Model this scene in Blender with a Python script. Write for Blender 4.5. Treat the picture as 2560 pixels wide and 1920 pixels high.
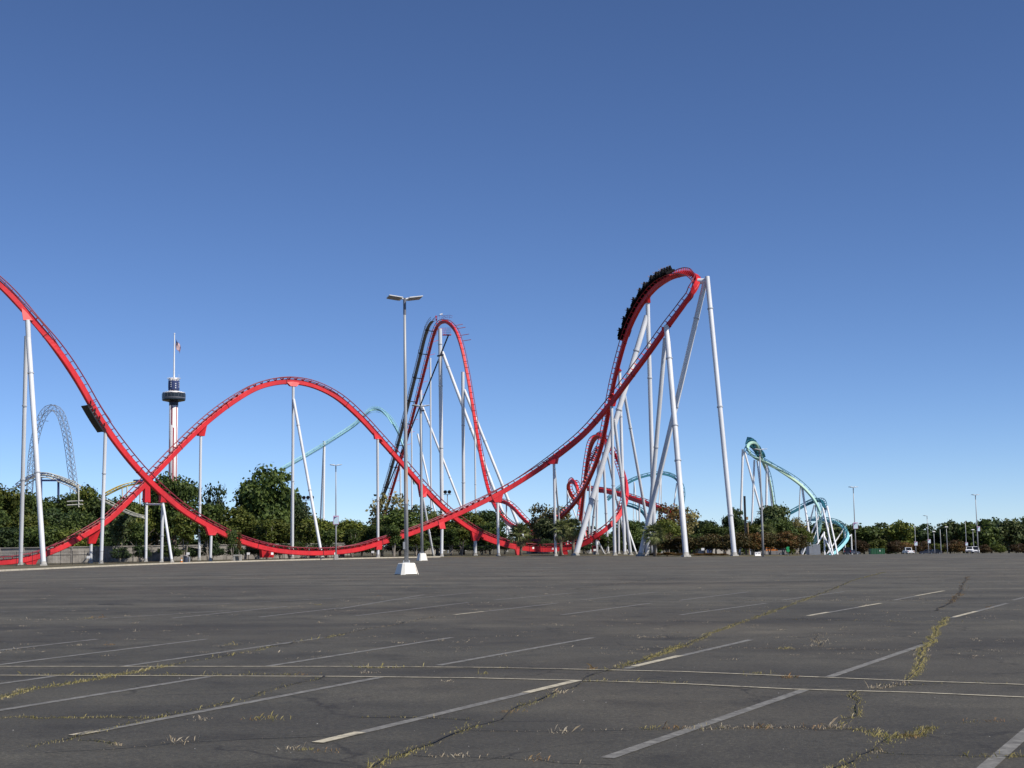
import bpy, bmesh, math, random
import numpy as np
from mathutils import Vector, Matrix
R = math.radians
rnd = random.Random(7)
for o in list(bpy.data.objects):
    bpy.data.objects.remove(o)
scn = bpy.context.scene
C = scn.collection

# ------------------------------------------------------------------ camera
F = 3550.0                       # focal length in photo pixels (2560 wide)
EYE = 1.6
PITCH, ROLL = math.atan(400 / F), R(0.89)
f_ = Vector((0, math.cos(PITCH), math.sin(PITCH)))
u0 = Vector((0, -math.sin(PITCH), math.cos(PITCH)))
r0 = Vector((1, 0, 0))
r_ = r0 * math.cos(ROLL) - u0 * math.sin(ROLL)
u_ = u0 * math.cos(ROLL) + r0 * math.sin(ROLL)
cam = bpy.data.cameras.new('camera')
cam.sensor_width = 36
cam.lens = 36 * F / 2560
cam.clip_start = 0.1
cam.clip_end = 20000
co = bpy.data.objects.new('camera', cam)
M = Matrix.Identity(4)
for i in range(3):
    M[i][0], M[i][1], M[i][2] = r_[i], u_[i], -f_[i]
M[2][3] = EYE
co.matrix_world = M
C.objects.link(co)
scn.camera = co

# ------------------------------------------------------------------ sky, sun, exposure
SUN_AZ, SUN_EL = 56.0, 45.0      # degrees right of straight-behind-the-camera, elevation
sd = Vector((math.sin(R(SUN_AZ)) * math.cos(R(SUN_EL)), -math.cos(R(SUN_AZ)) * math.cos(R(SUN_EL)), math.sin(R(SUN_EL))))
w = bpy.data.worlds.new('World')
scn.world = w
w.use_nodes = True
nt = w.node_tree
bg = nt.nodes['Background']
sky = nt.nodes.new('ShaderNodeTexSky')
sky.sky_type = 'NISHITA'
sky.sun_disc = False
sky.sun_elevation = R(SUN_EL)
sky.sun_rotation = math.atan2(sd.x, sd.y)
sky.air_density = 0.6
sky.dust_density = 0.0
sky.ozone_density = 6.0
sky.altitude = 200
hs = nt.nodes.new('ShaderNodeGamma')
hs.inputs['Gamma'].default_value = 1.07
nt.links.new(sky.outputs[0], hs.inputs['Color'])
tn = nt.nodes.new('ShaderNodeMix'); tn.data_type = 'RGBA'; tn.blend_type = 'MULTIPLY'
tn.inputs[0].default_value = 1.0; tn.inputs[7].default_value = (0.965, 0.945, 0.985, 1)
nt.links.new(hs.outputs[0], tn.inputs[6])
nt.links.new(tn.outputs[2], bg.inputs['Color'])
bg.inputs['Strength'].default_value = 0.102
sl = bpy.data.lights.new('sun', 'SUN')
sl.energy = 4.8
sl.angle = R(0.53)
sl.color = (1.0, 0.93, 0.83)
so = bpy.data.objects.new('sun', sl)
so.rotation_euler = sd.to_track_quat('Z', 'Y').to_euler()
so.location = (60, -60, 90)
C.objects.link(so)
scn.view_settings.view_transform = 'Standard'
scn.view_settings.look = 'None'
scn.view_settings.gamma = 1
scn.view_settings.exposure = 0.10
scn.view_settings.use_curve_mapping = False

# ------------------------------------------------------------------ pixels and ground
def S(t):
    t = min(1.0, max(0.0, t))
    return t * t * (3 - 2 * t)

def ground(X, Y):
    x = max(-20.0, min(160.0, X))
    g = -0.008 * x - 0.4 * S((Y - 40) / 120.0)
    if Y > 225:
        g -= 0.0125 * min(Y - 225, 420) * S((X - 22) / 30.0)
    return g

def ray(px, py):
    return f_ + r_ * ((px - 1280) / F) - u_ * ((py - 960) / F)

def P(px, py, D):                 # point on the pixel's ray at depth D metres ahead
    d = ray(px, py)
    return Vector((0, 0, EYE)) + d * (D / d.y)

def G(px, py):                    # pixel -> point on the ground
    d = ray(px, py)
    t = 20.0
    for _ in range(60):
        p = Vector((0, 0, EYE)) + d * t
        h = ground(p.x, p.y)
        t = max(1.0, t + (p.z - h) / max(1e-4, -d.z) * 0.7) if d.z < 0 else 200
    p = Vector((0, 0, EYE)) + d * t
    p.z = ground(p.x, p.y)
    return p

def AD(px, D):                    # the run of the coaster swings nearer the camera plane towards the left
    if D < 300 and px < 1100:
        return D + 26 * (1 - max(px, -330) / 1100.0)
    return D

def GX(px, D):                    # ground point at depth D in the pixel column
    p = P(px, 1385, D)
    p.z = ground(p.x, p.y)
    return p

# ------------------------------------------------------------------ helpers
def tag(o, label=None, cat=None, group=None, kind=None):
    if label: o['label'] = label
    if cat: o['category'] = cat
    if group: o['group'] = group
    if kind: o['kind'] = kind
    return o

def thing(name, label, cat, loc=(0, 0, 0), rotz=0.0, group=None):
    o = bpy.data.objects.new(name, None)
    o.empty_display_size = 0.3
    o.location = loc
    o.rotation_euler = (0, 0, rotz)
    C.objects.link(o)
    return tag(o, label, cat, group)

def link(name, me, mat=None, parent=None, mw=None):
    """link mesh data given in WORLD coordinates (or mw = world matrix) under parent"""
    o = bpy.data.objects.new(name, me)
    C.objects.link(o)
    if mat is not None and not me.materials:
        for m in (mat if isinstance(mat, (list, tuple)) else [mat]):
            me.materials.append(m)
    if parent is not None:
        o.parent = parent
        par = world_of(parent)
        o.matrix_local = par.inverted() @ (mw if mw is not None else Matrix.Identity(4))
    elif mw is not None:
        o.matrix_world = mw
    return o

def world_of(o):
    m = o.matrix_basis.copy()
    while o.parent:
        o = o.parent
        m = o.matrix_basis @ m
    return m

class MB:
    """collects vertices and faces"""
    def __init__(s):
        s.v, s.f, s.sm, s.mi = [], [], [], []
    def add(s, verts, faces, smooth=False, mi=0):
        b = len(s.v)
        s.v += [tuple(v) for v in verts]
        s.f += [tuple(b + i for i in f) for f in faces]
        s.sm += [smooth] * len(faces)
        s.mi += [mi] * len(faces)
        return s
    def box(s, c, size, rz=0.0, mi=0, taper=1.0):
        cx, cy, cz = c
        hx, hy, hz = size[0] / 2, size[1] / 2, size[2] / 2
        cs, sn = math.cos(rz), math.sin(rz)
        vs = []
        for z, k in ((-hz, 1), (hz, taper)):
            for x, y in ((-hx, -hy), (hx, -hy), (hx, hy), (-hx, hy)):
                x *= k; y *= k
                vs.append((cx + x * cs - y * sn, cy + x * sn + y * cs, cz + z))
        return s.add(vs, [(3, 2, 1, 0), (4, 5, 6, 7), (0, 1, 5, 4), (1, 2, 6, 5), (2, 3, 7, 6), (3, 0, 4, 7)], False, mi)
    def tube(s, a, b, ra, rb=None, n=8, mi=0, caps=True):
        a, b = Vector(a), Vector(b)
        rb = ra if rb is None else rb
        d = (b - a).normalized()
        x = d.orthogonal().normalized()
        y = d.cross(x)
        vs = [p + (x * math.cos(2 * math.pi * k / n) + y * math.sin(2 * math.pi * k / n)) * r for p, r in ((a, ra), (b, rb)) for k in range(n)]
        s.add(vs, [(k, (k + 1) % n, n + (k + 1) % n, n + k) for k in range(n)], n > 4, mi)
        if caps:
            s.add(vs, [tuple(range(n - 1, -1, -1)), tuple(range(n, 2 * n))], False, mi)
        return s
    def path(s, pts, rad, n=6, mi=0):
        pts = [Vector(p) for p in pts]
        ref = None
        rings = []
        for i, p in enumerate(pts):
            d = (pts[min(i + 1, len(pts) - 1)] - pts[max(i - 1, 0)]).normalized()
            if ref is None: ref = d.orthogonal().normalized()
            x = (ref - d * ref.dot(d)).normalized()
            ref = x
            y = d.cross(x)
            r = rad[i] if isinstance(rad, (list, tuple)) else rad
            rings += [p + (x * math.cos(2 * math.pi * k / n) + y * math.sin(2 * math.pi * k / n)) * r for k in range(n)]
        fs = [(i * n + k, i * n + (k + 1) % n, (i + 1) * n + (k + 1) % n, (i + 1) * n + k) for i in range(len(pts) - 1) for k in range(n)]
        fs += [tuple(range(n - 1, -1, -1)), tuple((len(pts) - 1) * n + k for k in range(n))]
        return s.add(rings, fs, True, mi)
    def lathe(s, prof, n=16, c=(0, 0, 0), mi=0):
        vs = [(c[0] + r * math.cos(2 * math.pi * k / n), c[1] + r * math.sin(2 * math.pi * k / n), c[2] + z) for r, z in prof for k in range(n)]
        fs = [(i * n + k, i * n + (k + 1) % n, (i + 1) * n + (k + 1) % n, (i + 1) * n + k) for i in range(len(prof) - 1) for k in range(n)]
        fs += [tuple(range(n - 1, -1, -1)), tuple((len(prof) - 1) * n + k for k in range(n))]
        return s.add(vs, fs, False, mi)
    def prism(s, poly, off, mi=0):
        off = Vector(off)
        n = len(poly)
        vs = [Vector(p) - off for p in poly] + [Vector(p) + off for p in poly]
        return s.add(vs, [tuple(range(n - 1, -1, -1)), tuple(range(n, 2 * n))] + [(k, (k + 1) % n, n + (k + 1) % n, n + k) for k in range(n)], False, mi)
    def mesh(s, name):
        me = bpy.data.meshes.new(name)
        me.from_pydata(s.v, [], s.f)
        me.polygons.foreach_set('use_smooth', s.sm)
        me.polygons.foreach_set('material_index', s.mi)
        me.update()
        return me
    def out(s, name, mat, parent=None, mw=None, fix=True):
        me = s.mesh(name)
        if fix:
            bm = bmesh.new(); bm.from_mesh(me)
            bmesh.ops.recalc_face_normals(bm, faces=bm.faces)
            bm.to_mesh(me); bm.free()
        return link(name, me, mat, parent, mw)

# ------------------------------------------------------------------ materials
def mat(name, col, rough=0.6, metal=0.0, var=0.0, scale=1.0, bump=0.0, bscale=20.0, col2=None, spec=0.5, streak=False, island=False):
    m = bpy.data.materials.new(name)
    m.use_nodes = True
    t = m.node_tree
    b = t.nodes['Principled BSDF']
    b.inputs['Base Color'].default_value = (*col, 1)
    b.inputs['Roughness'].default_value = rough
    b.inputs['Metallic'].default_value = metal
    b.inputs['Specular IOR Level'].default_value = spec
    tc = t.nodes.new('ShaderNodeTexCoord')
    if var or col2:
        nz = t.nodes.new('ShaderNodeTexNoise')
        nz.inputs['Scale'].default_value = scale
        nz.inputs['Detail'].default_value = 6
        nz.inputs['Roughness'].default_value = 0.65
        if streak:
            mp = t.nodes.new('ShaderNodeMapping')
            mp.inputs['Scale'].default_value = (1, 1, 0.12)
            t.links.new(tc.outputs['Object'], mp.inputs[0])
            t.links.new(mp.outputs[0], nz.inputs['Vector'])
        else:
            t.links.new(tc.outputs['Object'], nz.inputs['Vector'])
        rp = t.nodes.new('ShaderNodeValToRGB')
        c2 = col2 if col2 else tuple(c * (1 - var) for c in col)
        rp.color_ramp.elements[0].position = 0.36
        rp.color_ramp.elements[1].position = 0.62
        rp.color_ramp.elements[0].color = (*c2, 1)
        rp.color_ramp.elements[1].color = (*col, 1)
        if island:
            ge = t.nodes.new('ShaderNodeNewGeometry')
            t.links.new(ge.outputs['Random Per Island'], rp.inputs[0])
            rp.color_ramp.elements[0].position = 0
            rp.color_ramp.elements[1].position = 1
        else:
            t.links.new(nz.outputs['Fac'], rp.inputs[0])
        t.links.new(rp.outputs[0], b.inputs['Base Color'])
    if bump:
        nb = t.nodes.new('ShaderNodeTexNoise')
        nb.inputs['Scale'].default_value = bscale
        nb.inputs['Detail'].default_value = 5
        t.links.new(tc.outputs['Object'], nb.inputs['Vector'])
        bp = t.nodes.new('ShaderNodeBump')
        bp.inputs['Strength'].default_value = bump
        bp.inputs['Distance'].default_value = 0.02
        t.links.new(nb.outputs['Fac'], bp.inputs['Height'])
        t.links.new(bp.outputs[0], b.inputs['Normal'])
    return m

def leafmat(name, cols, trans=0.25):
    m = bpy.data.materials.new(name)
    m.use_nodes = True
    t = m.node_tree
    for n in list(t.nodes): t.nodes.remove(n)
    out = t.nodes.new('ShaderNodeOutputMaterial')
    ge = t.nodes.new('ShaderNodeNewGeometry')
    oi = t.nodes.new('ShaderNodeObjectInfo')
    rp = t.nodes.new('ShaderNodeValToRGB')
    els = rp.color_ramp.elements
    els[0].color = (*cols[0], 1); els[1].color = (*cols[-1], 1)
    for i, c in enumerate(cols[1:-1]):
        e = els.new((i + 1) / (len(cols) - 1)); e.color = (*c, 1)
    t.links.new(ge.outputs['Random Per Island'], rp.inputs[0])
    hsv = t.nodes.new('ShaderNodeHueSaturation')
    mr = t.nodes.new('ShaderNodeMapRange')
    mr.inputs['To Min'].default_value = 0.72; mr.inputs['To Max'].default_value = 1.25
    t.links.new(oi.outputs['Random'], mr.inputs[0])
    t.links.new(mr.outputs[0], hsv.inputs['Value'])
    t.links.new(rp.outputs[0], hsv.inputs['Color'])
    df = t.nodes.new('ShaderNodeBsdfPrincipled')
    df.inputs['Roughness'].default_value = 0.6
    df.inputs['Specular IOR Level'].default_value = 0.25
    tr = t.nodes.new('ShaderNodeBsdfTranslucent')
    t.links.new(hsv.outputs[0], df.inputs['Base Color'])
    t.links.new(hsv.outputs[0], tr.inputs['Color'])
    mx = t.nodes.new('ShaderNodeMixShader')
    mx.inputs[0].default_value = trans
    t.links.new(df.outputs[0], mx.inputs[1]); t.links.new(tr.outputs[0], mx.inputs[2])
    t.links.new(mx.outputs[0], out.inputs[0])
    return m

def asphalt_mat():
    m = bpy.data.materials.new('asphalt')
    m.use_nodes = True
    t = m.node_tree
    b = t.nodes['Principled BSDF']
    b.inputs['Roughness'].default_value = 0.78
    b.inputs['Specular IOR Level'].default_value = 0.5
    tc = t.nodes.new('ShaderNodeTexCoord')
    def noise(sc, det=5, mp=None, rough=0.6):
        n = t.nodes.new('ShaderNodeTexNoise')
        n.inputs['Scale'].default_value = sc
        n.inputs['Detail'].default_value = det
        n.inputs['Roughness'].default_value = rough
        if mp:
            q = t.nodes.new('ShaderNodeMapping')
            q.inputs['Scale'].default_value = mp
            q.inputs['Rotation'].default_value = (0, 0, R(8))
            t.links.new(tc.outputs['Object'], q.inputs[0]); t.links.new(q.outputs[0], n.inputs['Vector'])
        else:
            t.links.new(tc.outputs['Object'], n.inputs['Vector'])
        return n
    def ramp(n, p0, p1, c0, c1):
        r = t.nodes.new('ShaderNodeValToRGB')
        r.color_ramp.elements[0].position = p0; r.color_ramp.elements[1].position = p1
        r.color_ramp.elements[0].color = (*c0, 1); r.color_ramp.elements[1].color = (*c1, 1)
        t.links.new(n.outputs['Fac'], r.inputs[0])
        return r
    def mix(a, c, mode, fac):
        x = t.nodes.new('ShaderNodeMix'); x.data_type = 'RGBA'; x.blend_type = mode
        if isinstance(fac, float): x.inputs[0].default_value = fac
        else: t.links.new(fac, x.inputs[0])
        t.links.new(a, x.inputs[6]); t.links.new(c, x.inputs[7])
        return x.outputs[2]
    big = ramp(noise(0.22, 8, None, 0.7), 0.32, 0.70, (0.0400, 0.0370, 0.0285), (0.0900, 0.0835, 0.0640))
    lane = ramp(noise(0.16, 5, (0.25, 1.6, 1)), 0.33, 0.68, (0.68, 0.67, 0.67), (1.26, 1.26, 1.24))
    stain = ramp(noise(0.55, 7), 0.54, 0.74, (1, 1, 1), (1.45, 1.45, 1.42))
    oil = ramp(noise(0.8, 5, (1, 1, 1), 0.5), 0.30, 0.43, (0.62, 0.61, 0.60), (1, 1, 1))
    brown = ramp(noise(0.05, 4), 0.45, 0.65, (1.0, 1.0, 1.0), (1.05, 0.99, 0.94))
    speck = ramp(noise(48, 2, None, 0.85), 0.56, 0.72, (1, 1, 1), (2.6, 2.55, 2.5))
    dark = ramp(noise(26, 3), 0.34, 0.58, (0.60, 0.60, 0.60), (1.12, 1.12, 1.12))
    c = mix(big.outputs[0], lane.outputs[0], 'MULTIPLY', 1.0)
    # grazing-view brightening painted into the base colour: paler further out
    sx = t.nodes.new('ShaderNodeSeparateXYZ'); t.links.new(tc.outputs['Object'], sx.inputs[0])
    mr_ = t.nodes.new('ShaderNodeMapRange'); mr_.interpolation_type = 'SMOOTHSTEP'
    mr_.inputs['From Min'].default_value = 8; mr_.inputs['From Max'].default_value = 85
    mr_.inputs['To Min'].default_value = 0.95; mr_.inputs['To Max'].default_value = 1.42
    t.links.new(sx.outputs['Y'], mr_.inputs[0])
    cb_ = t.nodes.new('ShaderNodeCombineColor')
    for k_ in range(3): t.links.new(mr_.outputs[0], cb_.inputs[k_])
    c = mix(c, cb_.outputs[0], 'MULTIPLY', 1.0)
    c = mix(c, stain.outputs[0], 'MULTIPLY', 0.8)
    c = mix(c, oil.outputs[0], 'MULTIPLY', 0.9)
    # hairline cracks: warped cell borders, broken up by noise
    wn = noise(0.9, 4)
    wadd = t.nodes.new('ShaderNodeVectorMath'); wadd.operation = 'MULTIPLY_ADD'
    wadd.inputs[1].default_value = (1.3, 1.3, 0); t.links.new(wn.outputs['Color'], wadd.inputs[0]); t.links.new(tc.outputs['Object'], wadd.inputs[2])
    vo = t.nodes.new('ShaderNodeTexVoronoi'); vo.feature = 'DISTANCE_TO_EDGE'; vo.inputs['Scale'].default_value = 0.28
    t.links.new(wadd.outputs[0], vo.inputs['Vector'])
    hr = t.nodes.new('ShaderNodeValToRGB'); hr.color_ramp.elements[0].position = 0.002; hr.color_ramp.elements[1].position = 0.0065
    hr.color_ramp.elements[0].color = (0.42, 0.40, 0.38, 1); hr.color_ramp.elements[1].color = (1, 1, 1, 1)
    t.links.new(vo.outputs['Distance'], hr.inputs[0])
    msk = ramp(noise(0.35, 3), 0.44, 0.56, (0, 0, 0), (1, 1, 1))
    c = mix(c, hr.outputs[0], 'MULTIPLY', msk.outputs[0])
    c = mix(c, brown.outputs[0], 'MULTIPLY', 1.0)
    c = mix(c, speck.outputs[0], 'MULTIPLY', 0.9)
    c = mix(c, dark.outputs[0], 'MULTIPLY', 0.9)
    t.links.new(c, b.inputs['Base Color'])
    bp = t.nodes.new('ShaderNodeBump')
    bp.inputs['Strength'].default_value = 0.5
    bp.inputs['Distance'].default_value = 0.012
    t.links.new(noise(60, 4).outputs['Fac'], bp.inputs['Height'])
    t.links.new(bp.outputs[0], b.inputs['Normal'])
    return m

def paint_mat(name, col, worn, lo, hi):
    """worn road paint: noise lets the asphalt colour through"""
    m = mat(name, col, 0.8, col2=worn, var=1, scale=9)
    r = [n for n in m.node_tree.nodes if n.type == 'VALTORGB'][0]
    r.color_ramp.elements[0].position = lo; r.color_ramp.elements[1].position = hi
    n = [n for n in m.node_tree.nodes if n.type == 'TEX_NOISE'][0]
    n.inputs['Detail'].default_value = 9; n.inputs['Roughness'].default_value = 0.75
    return m

MT = {}
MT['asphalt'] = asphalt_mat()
MT['stripe'] = paint_mat('worn_stripe', (0.25, 0.245, 0.225), (0.085, 0.082, 0.073), 0.36, 0.66)
MT['stripe_new'] = paint_mat('pale_stripe', (0.50, 0.455, 0.34), (0.13, 0.12, 0.10), 0.32, 0.54)
MT['crack'] = mat('crack_dirt', (0.040, 0.036, 0.030), 0.95, var=0.4, scale=6)
MT['seal'] = mat('tar_seal', (0.017, 0.016, 0.016), 0.8, var=0.2, scale=3)
MT['soil'] = mat('dry_grass_ground', (0.13, 0.10, 0.058), 0.95, col2=(0.055, 0.060, 0.022), var=1, scale=0.35, bump=0.6, bscale=4)
MT['kerb'] = mat('kerb_concrete', (0.52, 0.47, 0.37), 0.85, var=0.25, scale=1.5, bump=0.3)
MT['concrete'] = mat('grey_concrete', (0.42, 0.41, 0.38), 0.85, var=0.25, scale=1.2, bump=0.3)
MT['white_base'] = mat('painted_concrete', (0.90, 0.87, 0.78), 0.7, col2=(0.60, 0.56, 0.46), var=1, scale=2.2, bump=0.3, streak=True)
r_w = [n for n in MT['white_base'].node_tree.nodes if n.type == 'VALTORGB'][0]
r_w.color_ramp.elements[0].position = 0.26; r_w.color_ramp.elements[1].position = 0.40
MT['red'] = mat('red_paint', (0.70, 0.024, 0.030), 0.5, col2=(0.50, 0.016, 0.024), var=1, scale=0.45, streak=True)
MT['red_rail'] = mat('red_rail_paint', (0.26, 0.03, 0.05), 0.45, var=0.25, scale=1)
MT['red_joint'] = mat('red_joint', (0.20, 0.012, 0.016), 0.6, var=0.2, scale=2)
MT['support'] = mat('white_support_paint', (0.71, 0.73, 0.76), 0.5, var=0.24, scale=0.35, streak=True)
MT['flange'] = mat('flange_steel', (0.50, 0.53, 0.57), 0.5, var=0.2, scale=2)
MT['white'] = mat('white_paint', (0.82, 0.83, 0.84), 0.5, var=0.08, scale=1)
MT['black'] = mat('black_metal', (0.012, 0.012, 0.016), 0.45, var=0.3, scale=3)
MT['blackplastic'] = mat('black_plastic', (0.0025, 0.0025, 0.004), 0.7, var=0.3, scale=4, spec=0.12)
MT['navybrace'] = mat('dark_brace', (0.02, 0.024, 0.05), 0.5, var=0.2, scale=1)
MT['catwalk'] = mat('catwalk_steel', (0.16, 0.17, 0.21), 0.55, var=0.2, scale=3)
MT['galv'] = mat('galvanised', (0.46, 0.48, 0.50), 0.5, metal=0.3, var=0.15, scale=1.2, streak=True)
MT['pole'] = mat('grey_pole', (0.40, 0.41, 0.42), 0.5, metal=0.2, var=0.15, scale=1.0, streak=True)
MT['rust'] = mat('rust_stain', (0.42, 0.22, 0.09), 0.8, col2=(0.42, 0.42, 0.42), var=1, scale=2.5, streak=True)
MT['lampwhite'] = mat('lamp_housing', (0.72, 0.73, 0.74), 0.5, var=0.06, scale=4)
MT['lens'] = mat('lamp_lens', (0.22, 0.24, 0.26), 0.25)
MT['teal'] = mat('teal_paint', (0.03, 0.17, 0.23), 0.45, var=0.15, scale=0.6)
MT['teal_hazed'] = mat('hazed_teal_paint', (0.30, 0.58, 0.62), 0.5, var=0.12, scale=0.6)  # teal lightened so that distance haze is painted into the colour
MT['lime'] = mat('lime_paint', (0.52, 0.66, 0.40), 0.5, col2=(0.34, 0.60, 0.58), var=1, scale=0.03)
MT['skyblue'] = mat('light_blue_paint', (0.24, 0.56, 0.62), 0.45, var=0.1, scale=0.5)
MT['yellow'] = mat('yellow_paint', (0.74, 0.58, 0.14), 0.5, var=0.15, scale=1)
MT['cream'] = mat('cream_paint', (0.60, 0.58, 0.48), 0.6, var=0.15, scale=1)
MT['bluedark'] = mat('dark_blue_paint', (0.03, 0.05, 0.14), 0.5, var=0.15, scale=1)
MT['navy'] = mat('navy_panel', (0.035, 0.055, 0.16), 0.6, var=0.15, scale=0.4)
MT['cabin'] = mat('dark_cabin_glass', (0.02, 0.025, 0.03), 0.2, var=0.2, scale=1)
MT['tower_white'] = mat('tower_white', (0.80, 0.77, 0.76), 0.6, var=0.10, scale=0.3)
MT['tower_red'] = mat('tower_red', (0.40, 0.035, 0.05), 0.6, var=0.15, scale=0.4)
MT['lattice'] = mat('lattice_steel', (0.30, 0.32, 0.36), 0.5, metal=0.2, var=0.2, scale=1)
MT['board'] = mat('weathered_board', (0.33, 0.31, 0.28), 0.9, col2=(0.20, 0.185, 0.165), var=1, scale=0.9, bump=0.4, bscale=8)
MT['bark'] = mat('bark', (0.17, 0.14, 0.11), 0.95, var=0.4, scale=4, bump=0.8, bscale=14)
MT['barkpale'] = mat('pale_bark', (0.42, 0.37, 0.31), 0.9, var=0.35, scale=4, bump=0.5, bscale=10)
MT['palmbark'] = mat('palm_bark', (0.26, 0.21, 0.16), 0.95, var=0.35, scale=8, bump=0.8)
MT['leaf_dark'] = leafmat('leaf_dark', [(0.0261, 0.0494, 0.0150), (0.0653, 0.0987, 0.0224), (0.1142, 0.1525, 0.0350)])
MT['leaf_deep'] = leafmat('leaf_deep', [(0.0196, 0.0406, 0.0174), (0.0424, 0.0726, 0.0250), (0.0750, 0.1074, 0.0324)])
MT['leaf_mid'] = leafmat('leaf_mid', [(0.0457, 0.0726, 0.0125), (0.1011, 0.1277, 0.0224), (0.1713, 0.1815, 0.0374)])
MT['leaf_bluegreen'] = leafmat('leaf_bluegreen', [(0.0327, 0.0581, 0.0224), (0.0734, 0.1016, 0.0350), (0.1551, 0.1742, 0.0749)])
MT['leaf_rust'] = leafmat('leaf_rust', [(0.0489, 0.0494, 0.0125), (0.1225, 0.0842, 0.0250), (0.2040, 0.0871, 0.0324), (0.0979, 0.0958, 0.0275)])
MT['leaf_red'] = leafmat('leaf_red', [(0.0378, 0.0397, 0.0141), (0.0850, 0.0441, 0.0220), (0.0566, 0.0441, 0.0176)]) if True else leafmat('leaf_red', [(0.1555, 0.0741, 0.0312), (0.2592, 0.0988, 0.0425), (0.1555, 0.1236, 0.0425)])
MT['leaf_pale'] = leafmat('leaf_pale', [(0.0979, 0.1016, 0.0350), (0.2120, 0.1887, 0.0686), (0.3751, 0.3268, 0.1497)])
MT['leaf_hedge'] = leafmat('leaf_hedge', [(0.0294, 0.0348, 0.0125), (0.0734, 0.0653, 0.0200), (0.1386, 0.0871, 0.0324)])
MT['frond'] = leafmat('palm_frond', [(0.09, 0.12, 0.035), (0.17, 0.20, 0.07), (0.28, 0.29, 0.13)], 0.2)
MT['frond_dry'] = leafmat('dry_frond', [(0.22, 0.17, 0.09), (0.34, 0.28, 0.17)], 0.2)
MT['grass'] = leafmat('crack_grass', [(0.34, 0.29, 0.09), (0.46, 0.38, 0.15), (0.27, 0.25, 0.07), (0.58, 0.48, 0.27)], 0.3)
MT['grass_dry'] = leafmat('dry_grass', [(0.40, 0.32, 0.20), (0.60, 0.52, 0.38), (0.44, 0.33, 0.20)], 0.3)
MT['grass_orange'] = leafmat('orange_grass', [(0.26, 0.14, 0.06), (0.36, 0.22, 0.10), (0.22, 0.18, 0.07)], 0.3)
MT['carwhite'] = mat('white_car_paint', (0.80, 0.81, 0.82), 0.25)
MT['cardark'] = mat('dark_car_paint', (0.018, 0.022, 0.035), 0.25)
MT['carblue'] = mat('slate_car_paint', (0.06, 0.07, 0.10), 0.25)
MT['cargrey'] = mat('grey_car_paint', (0.20, 0.19, 0.19), 0.3)
MT['carglass'] = mat('car_glass', (0.012, 0.014, 0.018), 0.08)
MT['tyre'] = mat('tyre_rubber', (0.015, 0.015, 0.015), 0.85)
MT['rim'] = mat('alloy_rim', (0.45, 0.46, 0.47), 0.35, metal=0.7)
MT['headlamp'] = mat('headlamp_glass', (0.65, 0.67, 0.70), 0.15)
MT['taillamp'] = mat('tail_lamp', (0.35, 0.02, 0.02), 0.25)
MT['dumpster'] = mat('green_steel', (0.012, 0.09, 0.035), 0.5, var=0.25, scale=1)
MT['corr'] = mat('corrugated_grey', (0.34, 0.36, 0.39), 0.5, metal=0.2, var=0.15, scale=0.8)
MT['orange'] = mat('orange_plastic', (0.62, 0.20, 0.03), 0.55, var=0.15, scale=2)
MT['tan'] = mat('tan_paint', (0.34, 0.22, 0.12), 0.7, var=0.2, scale=1)
MT['signwhite'] = mat('sign_white', (0.82, 0.82, 0.80), 0.5)
MT['greensign'] = mat('green_sign', (0.02, 0.30, 0.11), 0.5)
MT['roofpale'] = mat('pale_roof', (0.50, 0.51, 0.50), 0.6, var=0.15, scale=0.5)
MT['wallpale'] = mat('pale_wall', (0.46, 0.43, 0.38), 0.8, var=0.15, scale=0.5)
MT['skin'] = mat('skin', (0.42, 0.24, 0.16), 0.6)
MT['cloth'] = [mat('dark_shirt', (0.02, 0.022, 0.03), 0.9), mat('slate_shirt', (0.05, 0.06, 0.08), 0.9), mat('brown_shirt', (0.06, 0.04, 0.03), 0.9)]

# ------------------------------------------------------------------ terrain and parking lot
EPX = [-12000, -1500, -400, -160, 0, 220, 440, 640, 840, 1100, 1300, 1500, 1700, 1850, 1985, 2010, 2040, 2075, 2700, 14000]
EPD = [25, 60, 96, 113, 132, 158, 182, 197, 209, 226, 236, 228, 203, 200, 205, 235, 320, 455, 470, 250]
def edged(X, Y):                  # depth of the lot's far edge in the direction of (X, Y)
    return float(np.interp(1280 + F * X / max(Y, 0.5), EPX, EPD))

mb = MB()
xs = list(np.concatenate([np.linspace(-2500, -220, 10), np.linspace(-200, 320, 105), np.linspace(360, 2500, 10)]))
ys = list(np.concatenate([np.linspace(-60, 700, 153), np.linspace(760, 5000, 12)]))
vs = []
for y in ys:
    for x in xs:
        z = ground(x, y) + (0.05 if y > edged(x, y) + 2.5 else -0.25)
        vs.append((x, y, z))
nx = len(xs)
mb.add(vs, [(j * nx + i, j * nx + i + 1, (j + 1) * nx + i + 1, (j + 1) * nx + i) for j in range(len(ys) - 1) for i in range(nx - 1)], True)
tag(mb.out('ground', MT['soil'], fix=False), kind='structure')

mb = MB()
cols = list(np.concatenate([np.linspace(-12000, -1600, 14), np.linspace(-1500, -100, 30), np.linspace(-80, 2640, 140), np.linspace(2700, 14000, 24)]))
NT = 130
vs = []
for c_ in cols:
    e = float(np.interp(c_, EPX, EPD))
    for k in range(NT):
        y = 0.6 + (e - 0.6) * (k / (NT - 1)) ** 1.5
        x = (c_ - 1280) / F * y
        vs.append((x, y, ground(x, y)))
mb.add(vs, [(i * NT + k, (i + 1) * NT + k, (i + 1) * NT + k + 1, i * NT + k + 1) for i in range(len(cols) - 1) for k in range(NT - 1)], True)
lot = tag(mb.out('parking_lot', MT['asphalt'], fix=False), kind='structure')

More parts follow.
